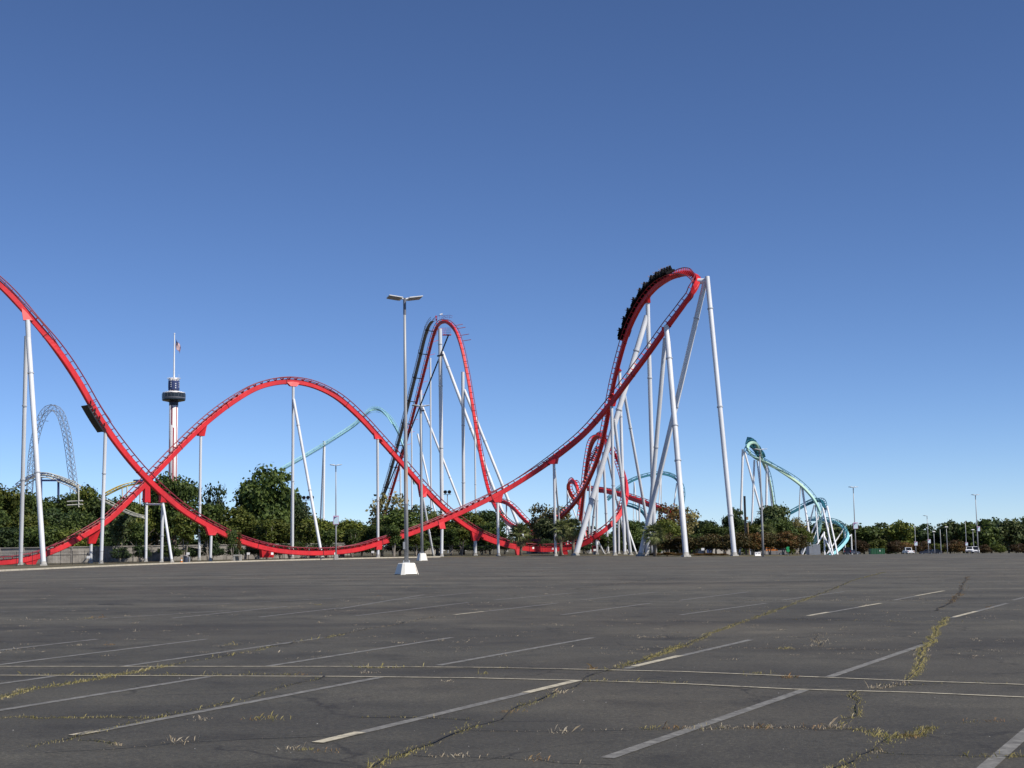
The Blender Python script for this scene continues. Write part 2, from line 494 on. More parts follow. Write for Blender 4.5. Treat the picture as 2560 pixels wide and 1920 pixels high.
# kerb along the far-left edge of the lot
mb = MB()
pts = []
for i in range(81):
    c_ = -400 + 1500 * i / 80
    pts.append(GX(c_, float(np.interp(c_, EPX, EPD))))
vs = []
for i, p in enumerate(pts):
    d = (pts[min(i + 1, 80)] - pts[max(i - 1, 0)]); d.z = 0
    n = Vector((-d.y, d.x, 0)).normalized()
    for o_, z in ((-0.10, -0.2), (-0.08, 0.13), (-0.05, 0.15), (0.45, 0.15), (0.47, -0.2)):
        vs.append(p + n * o_ + Vector((0, 0, z)))
mb.add(vs, [(i * 5 + k, i * 5 + k + 1, (i + 1) * 5 + k + 1, (i + 1) * 5 + k) for i in range(80) for k in range(4)])
tag(mb.out('kerb', MT['kerb']), kind='structure')

# painted lines ---------------------------------------------------------------
def strip(pts, wid, z=0.004, jit=0.0, step=0.6):
    q = [Vector(pts[0])]
    for a, b in zip(pts[:-1], pts[1:]):
        a, b = Vector(a), Vector(b)
        n = max(1, int((b - a).length / step))
        q += [a.lerp(b, (k + 1) / n) for k in range(n)]
    m = MB()
    vs = []
    for i, p in enumerate(q):
        d = q[min(i + 1, len(q) - 1)] - q[max(i - 1, 0)]
        n = Vector((-d.y, d.x, 0)).normalized()
        ww = wid * (1 + jit * rnd.uniform(-1, 1))
        off = n * (jit * wid * rnd.uniform(-1.2, 1.2))
        for s in (-0.5, 0.5):
            v = p + off + n * ww * s
            vs.append((v.x, v.y, ground(v.x, v.y) + z))
    m.add(vs, [(2 * i, 2 * i + 1, 2 * i + 3, 2 * i + 2) for i in range(len(q) - 1)])
    return m, q

STALL = [((-260, 1818), (525, 1692)), ((183, 1840), (955, 1693)), ((793, 1858), (1449, 1701)), ((1517, 1896), (2015, 1724)), ((2430, 1950), (2700, 1716)), ((-300, 1752), (136, 1691)),
         ((-60, 1633), (245, 1598)), ((-120, 1677), (517, 1598)), ((311, 1666), (809, 1594.6)), ((669, 1666), (1130, 1594)), ((1095, 1664), (1482, 1594.6)), ((1565, 1672), (1877, 1599.7)), ((2073, 1693), (2310, 1612)), ((2600, 1714), (2760, 1630)),
         ((1136, 1537.5), (1394, 1508)), ((1404, 1537.5), (1628, 1508)), ((1700, 1537.5), (1918, 1508)), ((2019, 1540.6), (2205, 1508)), ((2380, 1545), (2520, 1508)),
         ((1235, 1500.5), (1443, 1482)), ((1453, 1500), (1647, 1480)), ((1700, 1501), (1871, 1480)), ((1953, 1501), (2112, 1479)), ((2233, 1501), (2361, 1477)), ((2532, 1500.5), (2620, 1480)),
         ((889, 1540), (1173, 1506)), ((850, 1522), (1060, 1487)), ((649, 1543), (850, 1520)), ((428, 1546), (719, 1516)), ((253, 1547), (575, 1526)), ((-40, 1530), (249, 1524.6)), ((447, 1515), (855, 1495)), ((990, 1500), (1180, 1482))]
for a, b in STALL:
    m, q = strip([G(*a), G(*b)], 0.115)
    m.out('parking_line', MT['stripe'], lot, fix=False)
# brighter remnants at some line ends
for a, b in (((793, 1858), (900, 1832)), ((1315, 1733), (1440, 1702.8)), ((1585, 1667), (1700, 1640)), ((2020, 1540), (2070, 1531)), ((2386, 1543), (2440, 1529)), ((2150, 1517.5), (2203, 1508.5)), ((1136, 1537.4), (1210, 1529)), ((2290, 1490), (2360, 1477.3)), ((183, 1840), (240, 1829))):
    m, q = strip([G(*a), G(*b)], 0.112, 0.008)
    m.out('parking_line', MT['stripe_new'], lot, fix=False)
D1 = [(-150, 1668), (0, 1667), (860, 1667), (1239, 1669.6), (1710, 1680), (2264, 1702.7), (2560, 1712.4), (2700, 1717)]
D2 = [(-150, 1689), (0, 1689), (850, 1692), (1180, 1695.7), (1472, 1702.7), (1710, 1710.5), (1984, 1724), (2283, 1732), (2560, 1744), (2700, 1750)]
for d in (D1, D2):
    m, q = strip([G(*p) for p in d], 0.062, 0.007)
    m.out('parking_line', MT['stripe_new'], lot, fix=False)
m, q = strip([G(*p) for p in ((1420, 1504), (1900, 1506), (2560, 1509), (2700, 1510))], 0.075, 0.012)
m.out('parking_line', MT['stripe'], lot, fix=False)

# cracks and the grass growing in them ----------------------------------------
def c1(*p): return [(x / 2.572, 1380 + y / 2.572) for x, y in p]
def c2(*p): return [(850 + x / 2.572, 1380 + y / 2.572) for x, y in p]
def c3(*p): return [(1700 + x / 2.572, 1380 + y / 2.572) for x, y in p]
CR = [  # polyline, grass density per metre, blade height, material, spread
    (c2((150, 1420), (215, 1389), (400, 1310), (600, 1235), (880, 1120), (1100, 1020), (1240, 970), (1400, 900), (1560, 835), (1720, 765), (1900, 710), (2050, 660), (2212, 600)), 150, 0.055, 'grass', 0.055),
    (c3((0, 610), (180, 535), (360, 465), (490, 420), (690, 350), (860, 285)), 50, 0.05, 'grass', 0.05),
    (c3((860, 285), (980, 240), (1120, 180), (1320, 130)), 16, 0.05, 'grass', 0.05),
    (c1((-60, 955), (0, 940), (210, 880), (480, 840), (700, 800), (950, 755), (1100, 730)), 110, 0.06, 'grass', 0.06),
    (c1((1100, 730), (1350, 685), (1640, 635), (1900, 580), (2212, 530)), 45, 0.05, 'grass', 0.05),
    (c2((0, 535), (200, 490), (400, 460), (620, 415)), 14, 0.05, 'grass_dry', 0.05),
    (c1((-40, 1072), (200, 1062), (400, 1065), (720, 1062), (900, 1068), (1040, 1060)), 80, 0.045, 'grass', 0.04),
    (c1((180, 1255), (440, 1205), (640, 1150), (900, 1095), (1240, 1015), (1480, 965), (1700, 900), (1950, 835), (2100, 800)), 55, 0.05, 'grass', 0.05),
    (c1((520, 1210), (640, 1218), (740, 1240)), 40, 0.05, 'grass', 0.04),
    (c1((300, 1290), (1600, 1205), (2212, 1180)), 3, 0.04, 'grass_dry', 0.03),
    (c2((480, 1310), (700, 1310), (1100, 1330), (1280, 1335), (1450, 1360), (1760, 1370)), 40, 0.06, 'grass_dry', 0.05),
    (c2((120, 1065), (500, 1065), (850, 1078)), 30, 0.05, 'grass', 0.04),
    (c2((850, 1150), (1300, 1155), (1500, 1152), (1750, 1150), (2130, 1135)), 36, 0.05, 'grass_dry', 0.04),
    (c2((100, 742), (400, 742), (700, 740), (1000, 748), (1350, 752), (1720, 765)), 85, 0.07, 'grass', 0.05),
    (c2((1560, 830), (1900, 836), (2212, 842)), 40, 0.06, 'grass', 0.04),
    (c1((80, 790), (600, 790), (1200, 793), (1900, 790)), 45, 0.06, 'grass', 0.05),
    (c3((1720, 420), (1650, 510), (1600, 590), (1560, 640), (1540, 720), (1490, 800), (1450, 830)), 110, 0.05, 'grass', 0.045),
    (c3((1130, 900), (1155, 960), (1150, 1050), (1060, 1075)), 90, 0.05, 'grass', 0.04),
    (c3((1450, 840), (1350, 870), (1230, 880)), 60, 0.06, 'grass_dry', 0.05),
    (c3((0, 1135), (300, 1135), (540, 1130), (830, 1135), (1040, 1130)), 75, 0.05, 'grass_dry', 0.06),
    (c3((1040, 1130), (1270, 1165), (1360, 1195), (1250, 1280), (1140, 1330), (1060, 1370), (1000, 1400)), 150, 0.06, 'grass', 0.07),
    (c3((1400, 1195), (1530, 1185), (1620, 1130)), 160, 0.06, 'grass', 0.05),
    (c3((1290, 1290), (1450, 1300), (1800, 1310), (2100, 1320), (2300, 1325)), 110, 0.05, 'grass', 0.05),
    (c3((880, 530), (880, 570), (885, 610)), 150, 0.06, 'grass_dry', 0.08),
    (c3((0, 612), (680, 622), (1100, 625), (1600, 635), (2110, 640)), 22, 0.05, 'grass_dry', 0.05),
    (c3((600, 435), (1000, 440), (1500, 448), (2300, 460)), 28, 0.05, 'grass', 0.05),
    (c3((350, 312), (800, 314), (1300, 312), (1700, 312)), 30, 0.06, 'grass_dry', 0.06),
    (c3((0, 378), (300, 380), (600, 380)), 14, 0.05, 'grass', 0.05),
    (c3((1850, 160), (1820, 210), (1800, 260), (1750, 320), (1640, 380)), 24, 0.06, 'grass_orange', 0.07),
    (c3((1250, 850), (1500, 855), (1900, 838), (2212, 860)), 60, 0.06, 'grass', 0.04),
    (c2((1050, 372), (1250, 376), (1450, 372)), 24, 0.06, 'grass_dry', 0.06),
    (c2((0, 145), (360, 146), (900, 140), (1500, 120)), 6, 0.07, 'grass_dry', 0.10),
    (c1((0, 148), (1200, 160), (2212, 140)), 4, 0.06, 'grass_dry', 0.10),
    (c1((0, 440), (500, 436), (660, 430)), 12, 0.07, 'grass_dry', 0.08),
    (c3((0, 165), (500, 160), (1000, 150), (1700, 165)), 5, 0.06, 'grass_dry', 0.10),
    (c2((1500, 240), (1800, 205), (2212, 165)), 4, 0.06, 'grass_dry', 0.10),
]
def blades(m, c, n, h, spread, rng, lean=1.0):
    for _ in range(n):
        x = c[0] + rng.gauss(0, spread); y = c[1] + rng.gauss(0, spread)
        z = ground(x, y) - 0.004
        a = rng.uniform(0, 2 * math.pi)
        l = h * 0.5 * rng.uniform(0.25, 1.0) * (2.2 if rng.random() < .06 else 1)
        wd = rng.uniform(0.0016, 0.0042)
        dx, dy = math.cos(a) * l * rng.uniform(0.3, 1.3) * lean, math.sin(a) * l * rng.uniform(0.3, 1.3) * lean
        px_, py_ = -math.sin(a) * wd, math.cos(a) * wd
        m.add([(x - px_, y - py_, z), (x + px_, y + py_, z), (x + dx * .5 + px_ * .7, y + dy * .5 + py_ * .7, z + l * .75), (x + dx, y + dy, z + l)], [(0, 1, 2), (0, 2, 3)])

for poly, dens, h, mt, sp in CR:
    pts = [G(*p) for p in poly]
    near = pts[0].y < 40
    # jagged the crack line
    q = [pts[0]]
    for a, b in zip(pts[:-1], pts[1:]):
        n = max(2, int((b - a).length / 0.45))
        for k in range(1, n + 1):
            p = a.lerp(b, k / n)
            if k < n: p = p + Vector((rnd.gauss(0, .035), rnd.gauss(0, .05), 0))
            q.append(p)
    m, _ = strip(q, 0.018 if near else 0.035, 0.018, 0.45, 0.25)
    m.out('crack', MT['crack'], lot, fix=False)
    m = MB()
    rng = random.Random(int(pts[0].x * 100))
    L = 0.0
    patch = 1.0
    for a, b in zip(q[:-1], q[1:]):
        d = (b - a).length
        patch = max(0.03, min(2.2, patch + rng.uniform(-0.8, 0.8)))
        cnt = dens * 1.9 * d * patch * (1.0 if near else 0.8)
        k = int(cnt) + (1 if rng.random() < cnt % 1 else 0)
        for _ in range(k):
            p = a.lerp(b, rng.random())
            blades(m, p, 1, h * (1.0 if near else 1.3), sp * 0.8, rng)
    if m.v:
        tag(m.out('crack_grass', MT[mt], fix=False), 'dry grass growing along a crack in the asphalt', 'grass', kind='stuff')

# loose tufts
m = MB(); m2 = MB(); m3 = MB()
rng = random.Random(3)
TUFT = c1((740, 1243), (1740, 1072), (1620, 1080), (1880, 1270), (1970, 1274), (2110, 1283), (1320, 1075), (560, 428), (630, 422), (1430, 348), (2050, 340), (1950, 790), (1170, 1222), (1480, 600), (710, 598), (490, 600)) + \
    c2((1650, 758), (1620, 755), (700, 832), (930, 785), (1280, 1335), (720, 1315), (2000, 1138), (2150, 1135), (1430, 1155), (900, 1110), (1100, 1030), (180, 778), (560, 222), (250, 283), (1420, 905)) + \
    c3((500, 785), (700, 810), (1000, 1125), (1040, 1105), (830, 1133), (280, 1132), (190, 1130), (520, 1130), (1260, 875), (1850, 1100), (1990, 1090), (885, 605), (680, 623), (1990, 358), (1250, 1290), (1150, 1330), (1480, 1190))
for i, p in enumerate(TUFT):
    g = G(*p)
    blades(m2 if i % 3 == 0 else (m if i % 3 == 1 else m3), g, rng.randint(14, 40), rng.uniform(0.05, 0.10), rng.uniform(0.04, 0.10), rng, 1.2)
for _ in range(780):
    px_ = rng.uniform(-60, 2620); py_ = 1392 + 260 * rng.random() ** 2.6
    g = G(px_, py_)
    if g.y < edged(g.x, g.y) - 3:
        ln = rng.uniform(0.1, 0.5)
        for _k in range(3):
            blades(m2, g + Vector((rng.uniform(-ln, ln), rng.uniform(-.06, .06), 0)), rng.randint(3, 8), rng.uniform(0.025, 0.055), 0.04, rng, 1.8)
tag(m.out('grass_tufts', MT['grass'], fix=False), 'green and straw grass tufts scattered over the asphalt', 'grass', kind='stuff')
tag(m2.out('dry_grass_tufts', MT['grass_dry'], fix=False), 'pale dry grass tufts scattered over the asphalt', 'grass', kind='stuff')
tag(m3.out('orange_grass_tufts', MT['grass_orange'], fix=False), 'orange-brown grass tufts scattered over the asphalt', 'grass', kind='stuff')
# dark sealed joints in the lot
for a, b, wd in (((780, 1441), (1010, 1438), .10), ((1030, 1437), (1430, 1428), .12), ((560, 1405.5), (1040, 1404), .10), ((250, 1512), (330, 1510), .5), ((0, 1480), (800, 1466), .06), ((1100, 1418), (2000, 1412), .10), ((1600, 1445), (2500, 1440), .08), ((1300, 1460), (2300, 1452), .06)):
    mm, _ = strip([G(*a), G((a[0] + b[0]) / 2, (a[1] + b[1]) / 2), G(*b)], wd, 0.004 if wd > .2 else 0.022, 0.5, 0.8)
    mm.out('crack', MT['seal'], lot, fix=False)
# small pale litter flecks
m = MB()
for _ in range(110):
    g = G(rng.uniform(0, 2560), 1400 + 500 * rng.random() ** 1.6)
    if g.y < edged(g.x, g.y) - 2:
        s_ = rng.uniform(0.004, 0.010); a = rng.uniform(0, 3)
        m.box((g.x, g.y, g.z + s_ * .3), (s_, s_ * rng.uniform(.5, 1.4), s_ * .6), a, taper=.7)
tag(m.out('gravel', MT['concrete']), 'pale grit and pebbles scattered over the asphalt', 'gravel', kind='stuff')

# ------------------------------------------------------------------ coaster machinery
class Run:
    """track run: spline through photo points with depth (and bank, degrees)"""
    def __init__(s, ctrl, step=0.6, ds=1.0):
        pts = [P(c[0], c[1], AD(c[0], c[2] * ds)) for c in ctrl]
        bk = [c[3] if len(c) > 3 else 0.0 for c in ctrl]
        pts = [pts[0] * 2 - pts[1]] + pts + [pts[-1] * 2 - pts[-2]]
        bk = [bk[0]] + bk + [bk[-1]]
        fine, fb = [], []
        for i in range(1, len(pts) - 2):
            p0, p1, p2, p3 = pts[i - 1:i + 3]
            t0 = 0.0
            t1 = t0 + max(1e-3, (p1 - p0).length ** 0.5); t2 = t1 + max(1e-3, (p2 - p1).length ** 0.5); t3 = t2 + max(1e-3, (p3 - p2).length ** 0.5)
            for k in range(24):
                t = t1 + (t2 - t1) * k / 24
                a1 = p0 * ((t1 - t) / (t1 - t0)) + p1 * ((t - t0) / (t1 - t0))
                a2 = p1 * ((t2 - t) / (t2 - t1)) + p2 * ((t - t1) / (t2 - t1))
                a3 = p2 * ((t3 - t) / (t3 - t2)) + p3 * ((t - t2) / (t3 - t2))
                b1 = a1 * ((t2 - t) / (t2 - t0)) + a2 * ((t - t0) / (t2 - t0))
                b2 = a2 * ((t3 - t) / (t3 - t1)) + a3 * ((t - t1) / (t3 - t1))
                fine.append(b1 * ((t2 - t) / (t2 - t1)) + b2 * ((t - t1) / (t2 - t1)))
                fb.append(bk[i] + (bk[i + 1] - bk[i]) * S(k / 24))
        fine.append(pts[-2]); fb.append(bk[-2])
        for _ in range(10):      # take the kinks out
            fine = [fine[0]] + [fine[i] * .5 + (fine[i - 1] + fine[i + 1]) * .25 for i in range(1, len(fine) - 1)] + [fine[-1]]
        L = [0.0]
        for a, b in zip(fine[:-1], fine[1:]): L.append(L[-1] + (b - a).length)
        n = max(4, int(L[-1] / step))
        s.p, s.bank, s.L = [], [], L[-1]
        arr = np.array([list(v) for v in fine])
        for k in range(n + 1):
            d = L[-1] * k / n
            s.p.append(Vector([float(np.interp(d, L, arr[:, j])) for j in range(3)]))
            s.bank.append(float(np.interp(d, L, fb)))
        s.n = n
        s.step = L[-1] / n
        s.T, s.U, s.Rt = [], [], []
        for i in range(n + 1):
            T = (s.p[min(i + 1, n)] - s.p[max(i - 1, 0)]).normalized()
            up = Vector((0, 0, 1)); up = (up - T * up.dot(T)).normalized()
            rt = T.cross(up)
            b = R(s.bank[i])
            U = up * math.cos(b) + rt * math.sin(b)
            s.T.append(T); s.U.append(U); s.Rt.append(T.cross(U))
    def at(s, i, side, up):
        return s.p[i] + s.Rt[i] * side + s.U[i] * up
    def near(s, q):
        return min(range(s.n + 1), key=lambda i: (s.p[i] - q).length)
    def near_px(s, px, py):
        def pr(p):
            v = p - Vector((0, 0, EYE)); z = v.dot(f_)
            return (1280 + F * v.dot(r_) / z - px) ** 2 + (960 - F * v.dot(u_) / z - py) ** 2
        return min(range(s.n + 1), key=lambda i: pr(s.p[i]))
    def frame(s, i, side=0, up=0):
        m = Matrix.Identity(4)
        o = s.at(i, side, up)
        for k in range(3):
            m[k][0], m[k][1], m[k][2], m[k][3] = s.Rt[i][k], s.T[i][k], s.U[i][k], o[k]
        return m
    def sweep(s, sec, i0=0, i1=None, closed=True):
        i1 = s.n if i1 is None else i1
        m = MB(); k = len(sec)
        vs = [s.at(i, a, b) for i in range(i0, i1 + 1) for a, b in sec]
        rows = i1 - i0 + 1
        fs = [(r * k + j, r * k + (j + 1) % k, (r + 1) * k + (j + 1) % k, (r + 1) * k + j) for r in range(rows - 1) for j in range(k if closed else k - 1)]
        if closed:
            fs += [tuple(range(k - 1, -1, -1)), tuple((rows - 1) * k + j for j in range(k))]
        m.add(vs, fs)
        return m

def circle(c, r, n=6):
    return [(c[0] + r * math.cos(2 * math.pi * k / n), c[1] + r * math.sin(2 * math.pi * k / n)) for k in range(n)]

TIE_ME = None
def tie_mesh(name, gauge, top, half, spine_top, th=0.055):
    m = MB()
    poly = [(-half, 0, spine_top - .05), (half, 0, spine_top - .05), (gauge + .06, 0, top - .10), (gauge + .02, 0, top + .02), (gauge - .16, 0, top - .10), (half * .55, 0, spine_top + .16), (-half * .55, 0, spine_top + .16), (-gauge + .16, 0, top - .10), (-gauge - .02, 0, top + .02), (-gauge - .06, 0, top - .10)]
    m.prism(poly, (0, th / 2, 0))
    return m.mesh(name)

TIES_LEFT = [300]
def track(run, parent, m_spine, m_rail, w=0.31, d=0.40, gauge=0.62, top=0.74, rr=0.08, tie=1.2, singles=False, joint=12.0, label=None, m_tie=None, box=True, m_joint=None):
    """spine with its rails and crossties as children"""
    sec = [(-w, -d * .8), (-w * .8, -d), (w * .8, -d), (w, -d * .8), (w, d * .85), (w * .9, d), (-w * .9, d), (-w, d * .85)] if box else circle((0, 0), w, 12)
    mesh = run.sweep(sec)
    if not box: mesh.sm = [True] * len(mesh.sm)
    sp = mesh.out('track_spine', m_spine, parent)
    if label: sp['label'] = label
    for s in (-1, 1):
        rm = run.sweep(circle((s * gauge, top), rr, 6)); rm.sm = [True] * len(rm.sm)
        rm.out('rail', m_rail, sp)
    global TIE_ME
    m_tie = m_tie or m_spine
    step = max(1, round(tie / run.step))
    idx = list(range(step // 2, run.n, step))
    if singles:
        if TIE_ME is None:
            TIE_ME = tie_mesh('crosstie', gauge, top, w, d)
            TIE_ME.materials.append(m_tie)
        for i in list(idx):
            if TIES_LEFT[0] <= 0: break
            link('crosstie', TIE_ME, None, sp, run.frame(i)); TIES_LEFT[0] -= 1
            idx.remove(i)
    if idx:
        me = tie_mesh('t', gauge, top, w, d)
        tv = [v.co.copy() for v in me.vertices]; tf = [tuple(p.vertices) for p in me.polygons]
        mb = MB()
        for i in idx:
            fr = run.frame(i)
            mb.add([fr @ v for v in tv], tf)
        tag(mb.out('crossties', m_tie, sp), kind='stuff')
    if joint:
        js = max(2, int(joint / run.step))
        for i in range(js // 2, run.n, js):
            m = MB()
            fr = run.frame(i)
            k = 1.09
            m.prism([fr @ Vector((a * k, 0, b * k)) for a, b in sec], run.T[i] * 0.07)
            m.out('track_joint', m_joint or MT['red_joint'], sp)
    return sp

def column(parent, a, b, wpx, mt=None, flanges=(0.33, 0.68), foot=True, bend=None, name='support_column', taper=1.0, D_for_w=None):
    """a=(px,py,D) top; b=(px,D) foot on the ground, or (px,py,D) free end"""
    PA = lambda t: P(t[0], t[1], AD(t[0], t[2]))
    A = PA(a)
    if len(b) == 2:
        B = GX(b[0], AD(*b)); B.z -= 0.1
    else:
        B = PA(b)
    r = wpx * .93 * AD(a[0], a[2]) / F / 2
    m = MB()
    mt = mt or MT['support']
    if bend:
        K = PA(bend)
        m.tube(A, K, r, r, 16); m.tube(K, B, r, r * taper, 16)
        m.lathe([(r * .2, -r * .9), (r * .8, -r * .6), (r * .99, 0), (r * .8, r * .6), (r * .2, r * .9)], 16, K)
        A = K
    else:
        m.tube(A, B, r, r * taper, 16)
    o = m.out(name, mt, parent)
    d = (B - A).normalized()
    for t in flanges:
        c = A.lerp(B, t)
        f = MB()
        f.tube(c - d * .09, c + d * .09, r * 1.24, r * 1.24, 16)
        f.out('flange', MT['flange'], o)
    if foot and len(b) == 2:
        f = MB()
        f.tube(B + d * 0.1, B - d * 0.65, r * 1.5, r * 1.02, 16)
        f.box((B.x, B.y, B.z + 0.12), (r * 2.9, r * 2.9, .4), 0.3, taper=.85)
        f.out('footing', MT['concrete'], o)
    return o

def saddle(parent, run, top, half=1.5, wid=0.28, m=None, low=0.55):
    """red bracket between the spine and the head of a column"""
    q = P(top[0], top[1], AD(top[0], top[2]))
    i = min(range(run.n + 1), key=lambda j: (run.p[j].xy - q.xy).length + .15 * abs(run.p[j].z - q.z))
    k = max(1, int(half / run.step))
    i0, i1 = max(0, i - k), min(run.n, i + k)
    T = run.T[i].copy(); T.z = 0
    if T.length < .1: T = run.Rt[i].cross(Vector((0, 0, 1)))
    T.normalize()
    poly = [run.at(i0, 0, 0), run.at(i, 0, .1), run.at(i1, 0, 0), q + T * low, q - T * low]
    mb = MB().prism(poly, run.Rt[i] * wid)
    return mb.out('saddle', m or MT['red'], parent)

# ------------------------------------------------------------------ the red coaster
RC = thing('roller_coaster', 'tall red steel roller coaster with white support columns beyond the parking lot', 'roller coaster', GX(760, 215))

PR = Run([(-330, 505, 146), (-240, 545, 149), (-150, 600, 152), (-70, 655, 155), (0, 712, 158), (60, 775, 161), (130, 858, 164), (190, 945, 168), (250, 1048, 172), (310, 1132, 176), (360, 1190, 180), (410, 1238, 184), (470, 1285, 188), (540, 1325, 193), (600, 1352, 197), (680, 1374, 203), (760, 1382, 208), (830, 1381, 213), (890, 1374, 217), (950, 1357, 222), (1030, 1332, 228), (1100, 1304, 233),
          (1180, 1268, 237), (1270, 1222, 239.5), (1340, 1178, 239.5), (1400, 1135, 238), (1460, 1085, 235.5), (1520, 1018, 232, -4), (1570, 952, 228, -6), (1620, 885, 223.5, -10), (1665, 822, 220, -16), (1705, 768, 217, -30), (1733, 728, 215.5, -52), (1745, 704, 216.5, -72), (1741, 692, 219.5, -76), (1725, 684, 224, -62), (1700, 686, 229, -42), (1672, 697, 233.5, -22), (1640, 718, 237.5, -8), (1608, 755, 241.5, 0), (1585, 795, 244.5, 0), (1567, 838, 247, 0),
          (1550, 895, 250, 0), (1535, 955, 253.5, 0), (1523, 1015, 257, 0), (1512, 1075, 261, 2), (1500, 1125, 265, 6), (1483, 1175, 270, 8), (1460, 1222, 276, 8), (1432, 1262, 282, 8), (1400, 1293, 288, 6), (1365, 1312, 294, 5)])
track(PR, RC, MT['red'], MT['red_rail'], singles=True)

QR = Run([(-120, 1412, 166), (-40, 1408, 169), (30, 1404, 172), (90, 1393, 175), (150, 1370, 178), (210, 1338, 182), (270, 1300, 186), (330, 1243, 190), (400, 1170, 196), (460, 1108, 201), (520, 1052, 206), (580, 1006, 211), (640, 971, 215), (690, 957, 218), (735, 955, 221), (785, 965, 224), (840, 992, 227), (900, 1044, 231), (950, 1098, 234), (1010, 1165, 238), (1060, 1222, 242), (1110, 1272, 245), (1160, 1312, 248), (1220, 1345, 251), (1290, 1365, 254), (1350, 1371, 255), (1410, 1368, 255),
          (1460, 1356, 254), (1505, 1331, 253, -8), (1540, 1299, 254, -25), (1560, 1264, 257, -40), (1566, 1228, 262, -45), (1560, 1190, 267, -40), (1547, 1155, 272, -35), (1530, 1125, 277, -30), (1512, 1098, 282, -25), (1494, 1092, 290, -30), (1480, 1108, 296, -20), (1470, 1145, 301, 0), (1463, 1195, 306, 0), (1457, 1250, 312, 0), (1450, 1300, 318, 0)])
track(QR, RC, MT['red'], MT['red_rail'], singles=True)

# deeper box spine through the low valley
va, vb = QR.near_px(1205, 1340), QR.near_px(1478, 1347)
QR.sweep([(-.35, -.62), (.35, -.62), (.35, .36), (-.35, .36)], min(va, vb), max(va, vb)).out('valley_spine', MT['red'], RC)
# lift hill and first drop, further back
LR = Run([(930, 1360, 556), (955, 1302, 540), (985, 1210, 520), (1015, 1105, 500), (1045, 990, 478), (1068, 900, 462), (1082, 845, 452), (1092, 818, 446), (1104, 806, 441), (1120, 807, 437), (1138, 826, 434), (1153, 866, 430), (1167, 930, 425), (1180, 1005, 419), (1193, 1085, 411), (1207, 1165, 401), (1222, 1228, 390), (1240, 1270, 376), (1262, 1300, 361), (1290, 1320, 345), (1330, 1332, 330), (1380, 1334, 318)], 0.8)
track(LR, RC, MT['red'], MT['red_rail'], tie=2.2, w=0.40, d=0.44, rr=.10)
# return leg of the first valley
VR = Run([(1225, 1252, 372), (1262, 1256, 368), (1285, 1272, 364), (1305, 1294, 360), (1325, 1313, 356), (1345, 1324, 352), (1368, 1324, 348), (1392, 1316, 344)], 0.8)
track(VR, RC, MT['red'], MT['red_rail'], tie=2.0)
# small far turn and brake run
WR = Run([(1466, 1352, 330), (1459, 1318, 332), (1453, 1280, 334), (1448, 1245, 336), (1442, 1218, 338, 10), (1435, 1206, 341, 25), (1427, 1204, 345, 40), (1421, 1212, 349, 40), (1422, 1226, 352, 30), (1432, 1243, 356, 20), (1448, 1260, 360, 10)], 0.6)
track(WR, RC, MT['red'], MT['red_rail'], tie=1.6)
BR = Run([(1470, 1222, 345), (1520, 1229, 338), (1560, 1239, 332), (1595, 1251, 326), (1630, 1264, 320), (1680, 1284, 312)], 0.8)
track(BR, RC, MT['red'], MT['red_rail'], tie=2.4, w=.55, d=.5)
BR2 = Run([(1455, 1318, 300), (1480, 1322, 298), (1510, 1326, 296)], 0.8)

c = column
# left hill A-frame
c(RC, (69, 800, 161), (110, 156), 13.5, bend=(71, 845, 161), flanges=(0.16, 0.60)); saddle(RC, PR, (69, 801, 161), 1.6)
c(RC, (66, 840, 162.2), (52, 168), 11, flanges=(0.3, 0.62))
c(RC, (264, 1072, 173), (253, 173.5), 9.5, flanges=(0.33, 0.66)); saddle(RC, PR, (264, 1073, 173), 1.5)
# support frame under the crossing
c(RC, (407, 1255, 184), (404, 184), 8, flanges=(0.55,)); saddle(RC, PR, (407, 1256, 184), 1.2)
c(RC, (408, 1262, 184), (431, 180), 7, flanges=())
c(RC, (366, 1255, 193), (365, 193), 7.5, flanges=()); saddle(RC, QR, (366, 1256, 193), 1.2)
c(RC, (366, 1261, 192.6), (407, 1261, 184.6), 5, flanges=(0.5,), foot=False, name='cross_beam')
c(RC, (228, 1358, 184), (227, 184), 8, flanges=()); saddle(RC, QR, (228, 1359, 184), 1.7)
saddle(RC, QR, (78, 1412, 174.5), 1.6)
c(RC, (502, 1089, 205), (498, 205), 7.2, flanges=(0.55,)); saddle(RC, QR, (502, 1090, 205), 1.3)
c(RC, (528, 1337, 192), (526, 192), 7.2, flanges=()); saddle(RC, PR, (528, 1338, 192), 1.4)
saddle(RC, PR, (667, 1394, 202.5), 1.3, .32, low=1.0)
c(RC, (733, 966, 220.5), (731, 221), 7.6, flanges=(0.55,)); saddle(RC, QR, (733, 966, 220.5), 1.5)
c(RC, (734, 998, 220.3), (806, 213), 7.8, flanges=(0.17, 0.58))
c(RC, (733, 1005, 221.4), (728, 229), 6, flanges=())
c(RC, (944, 1097, 233), (945, 234), 7.2, flanges=(0.52,)); saddle(RC, QR, (944, 1098, 233), 1.5)
saddle(RC, QR, (1057, 1243, 241), 1.4); c(RC, (1057, 1243, 241), (1084, 246), 6, flanges=(0.6,))
c(RC, (945, 1374, 221.5), (945, 221.5), 7.5, flanges=()); saddle(RC, PR, (945, 1374, 221.5), 1.1)
c(RC, (1105, 1322, 233), (1104, 233), 8, flanges=()); saddle(RC, PR, (1105, 1322, 233), 1.2)
c(RC, (1244, 1256, 239), (1246, 239), 7.2, flanges=()); saddle(RC, PR, (1244, 1256, 239), 1.3)
c(RC, (1385, 1160, 238.2), (1389, 238.2), 7.2, flanges=()); saddle(RC, PR, (1385, 1160, 238.2), 1.5)
c(RC, (1387, 1172, 239.4), (1405, 250), 5, flanges=())
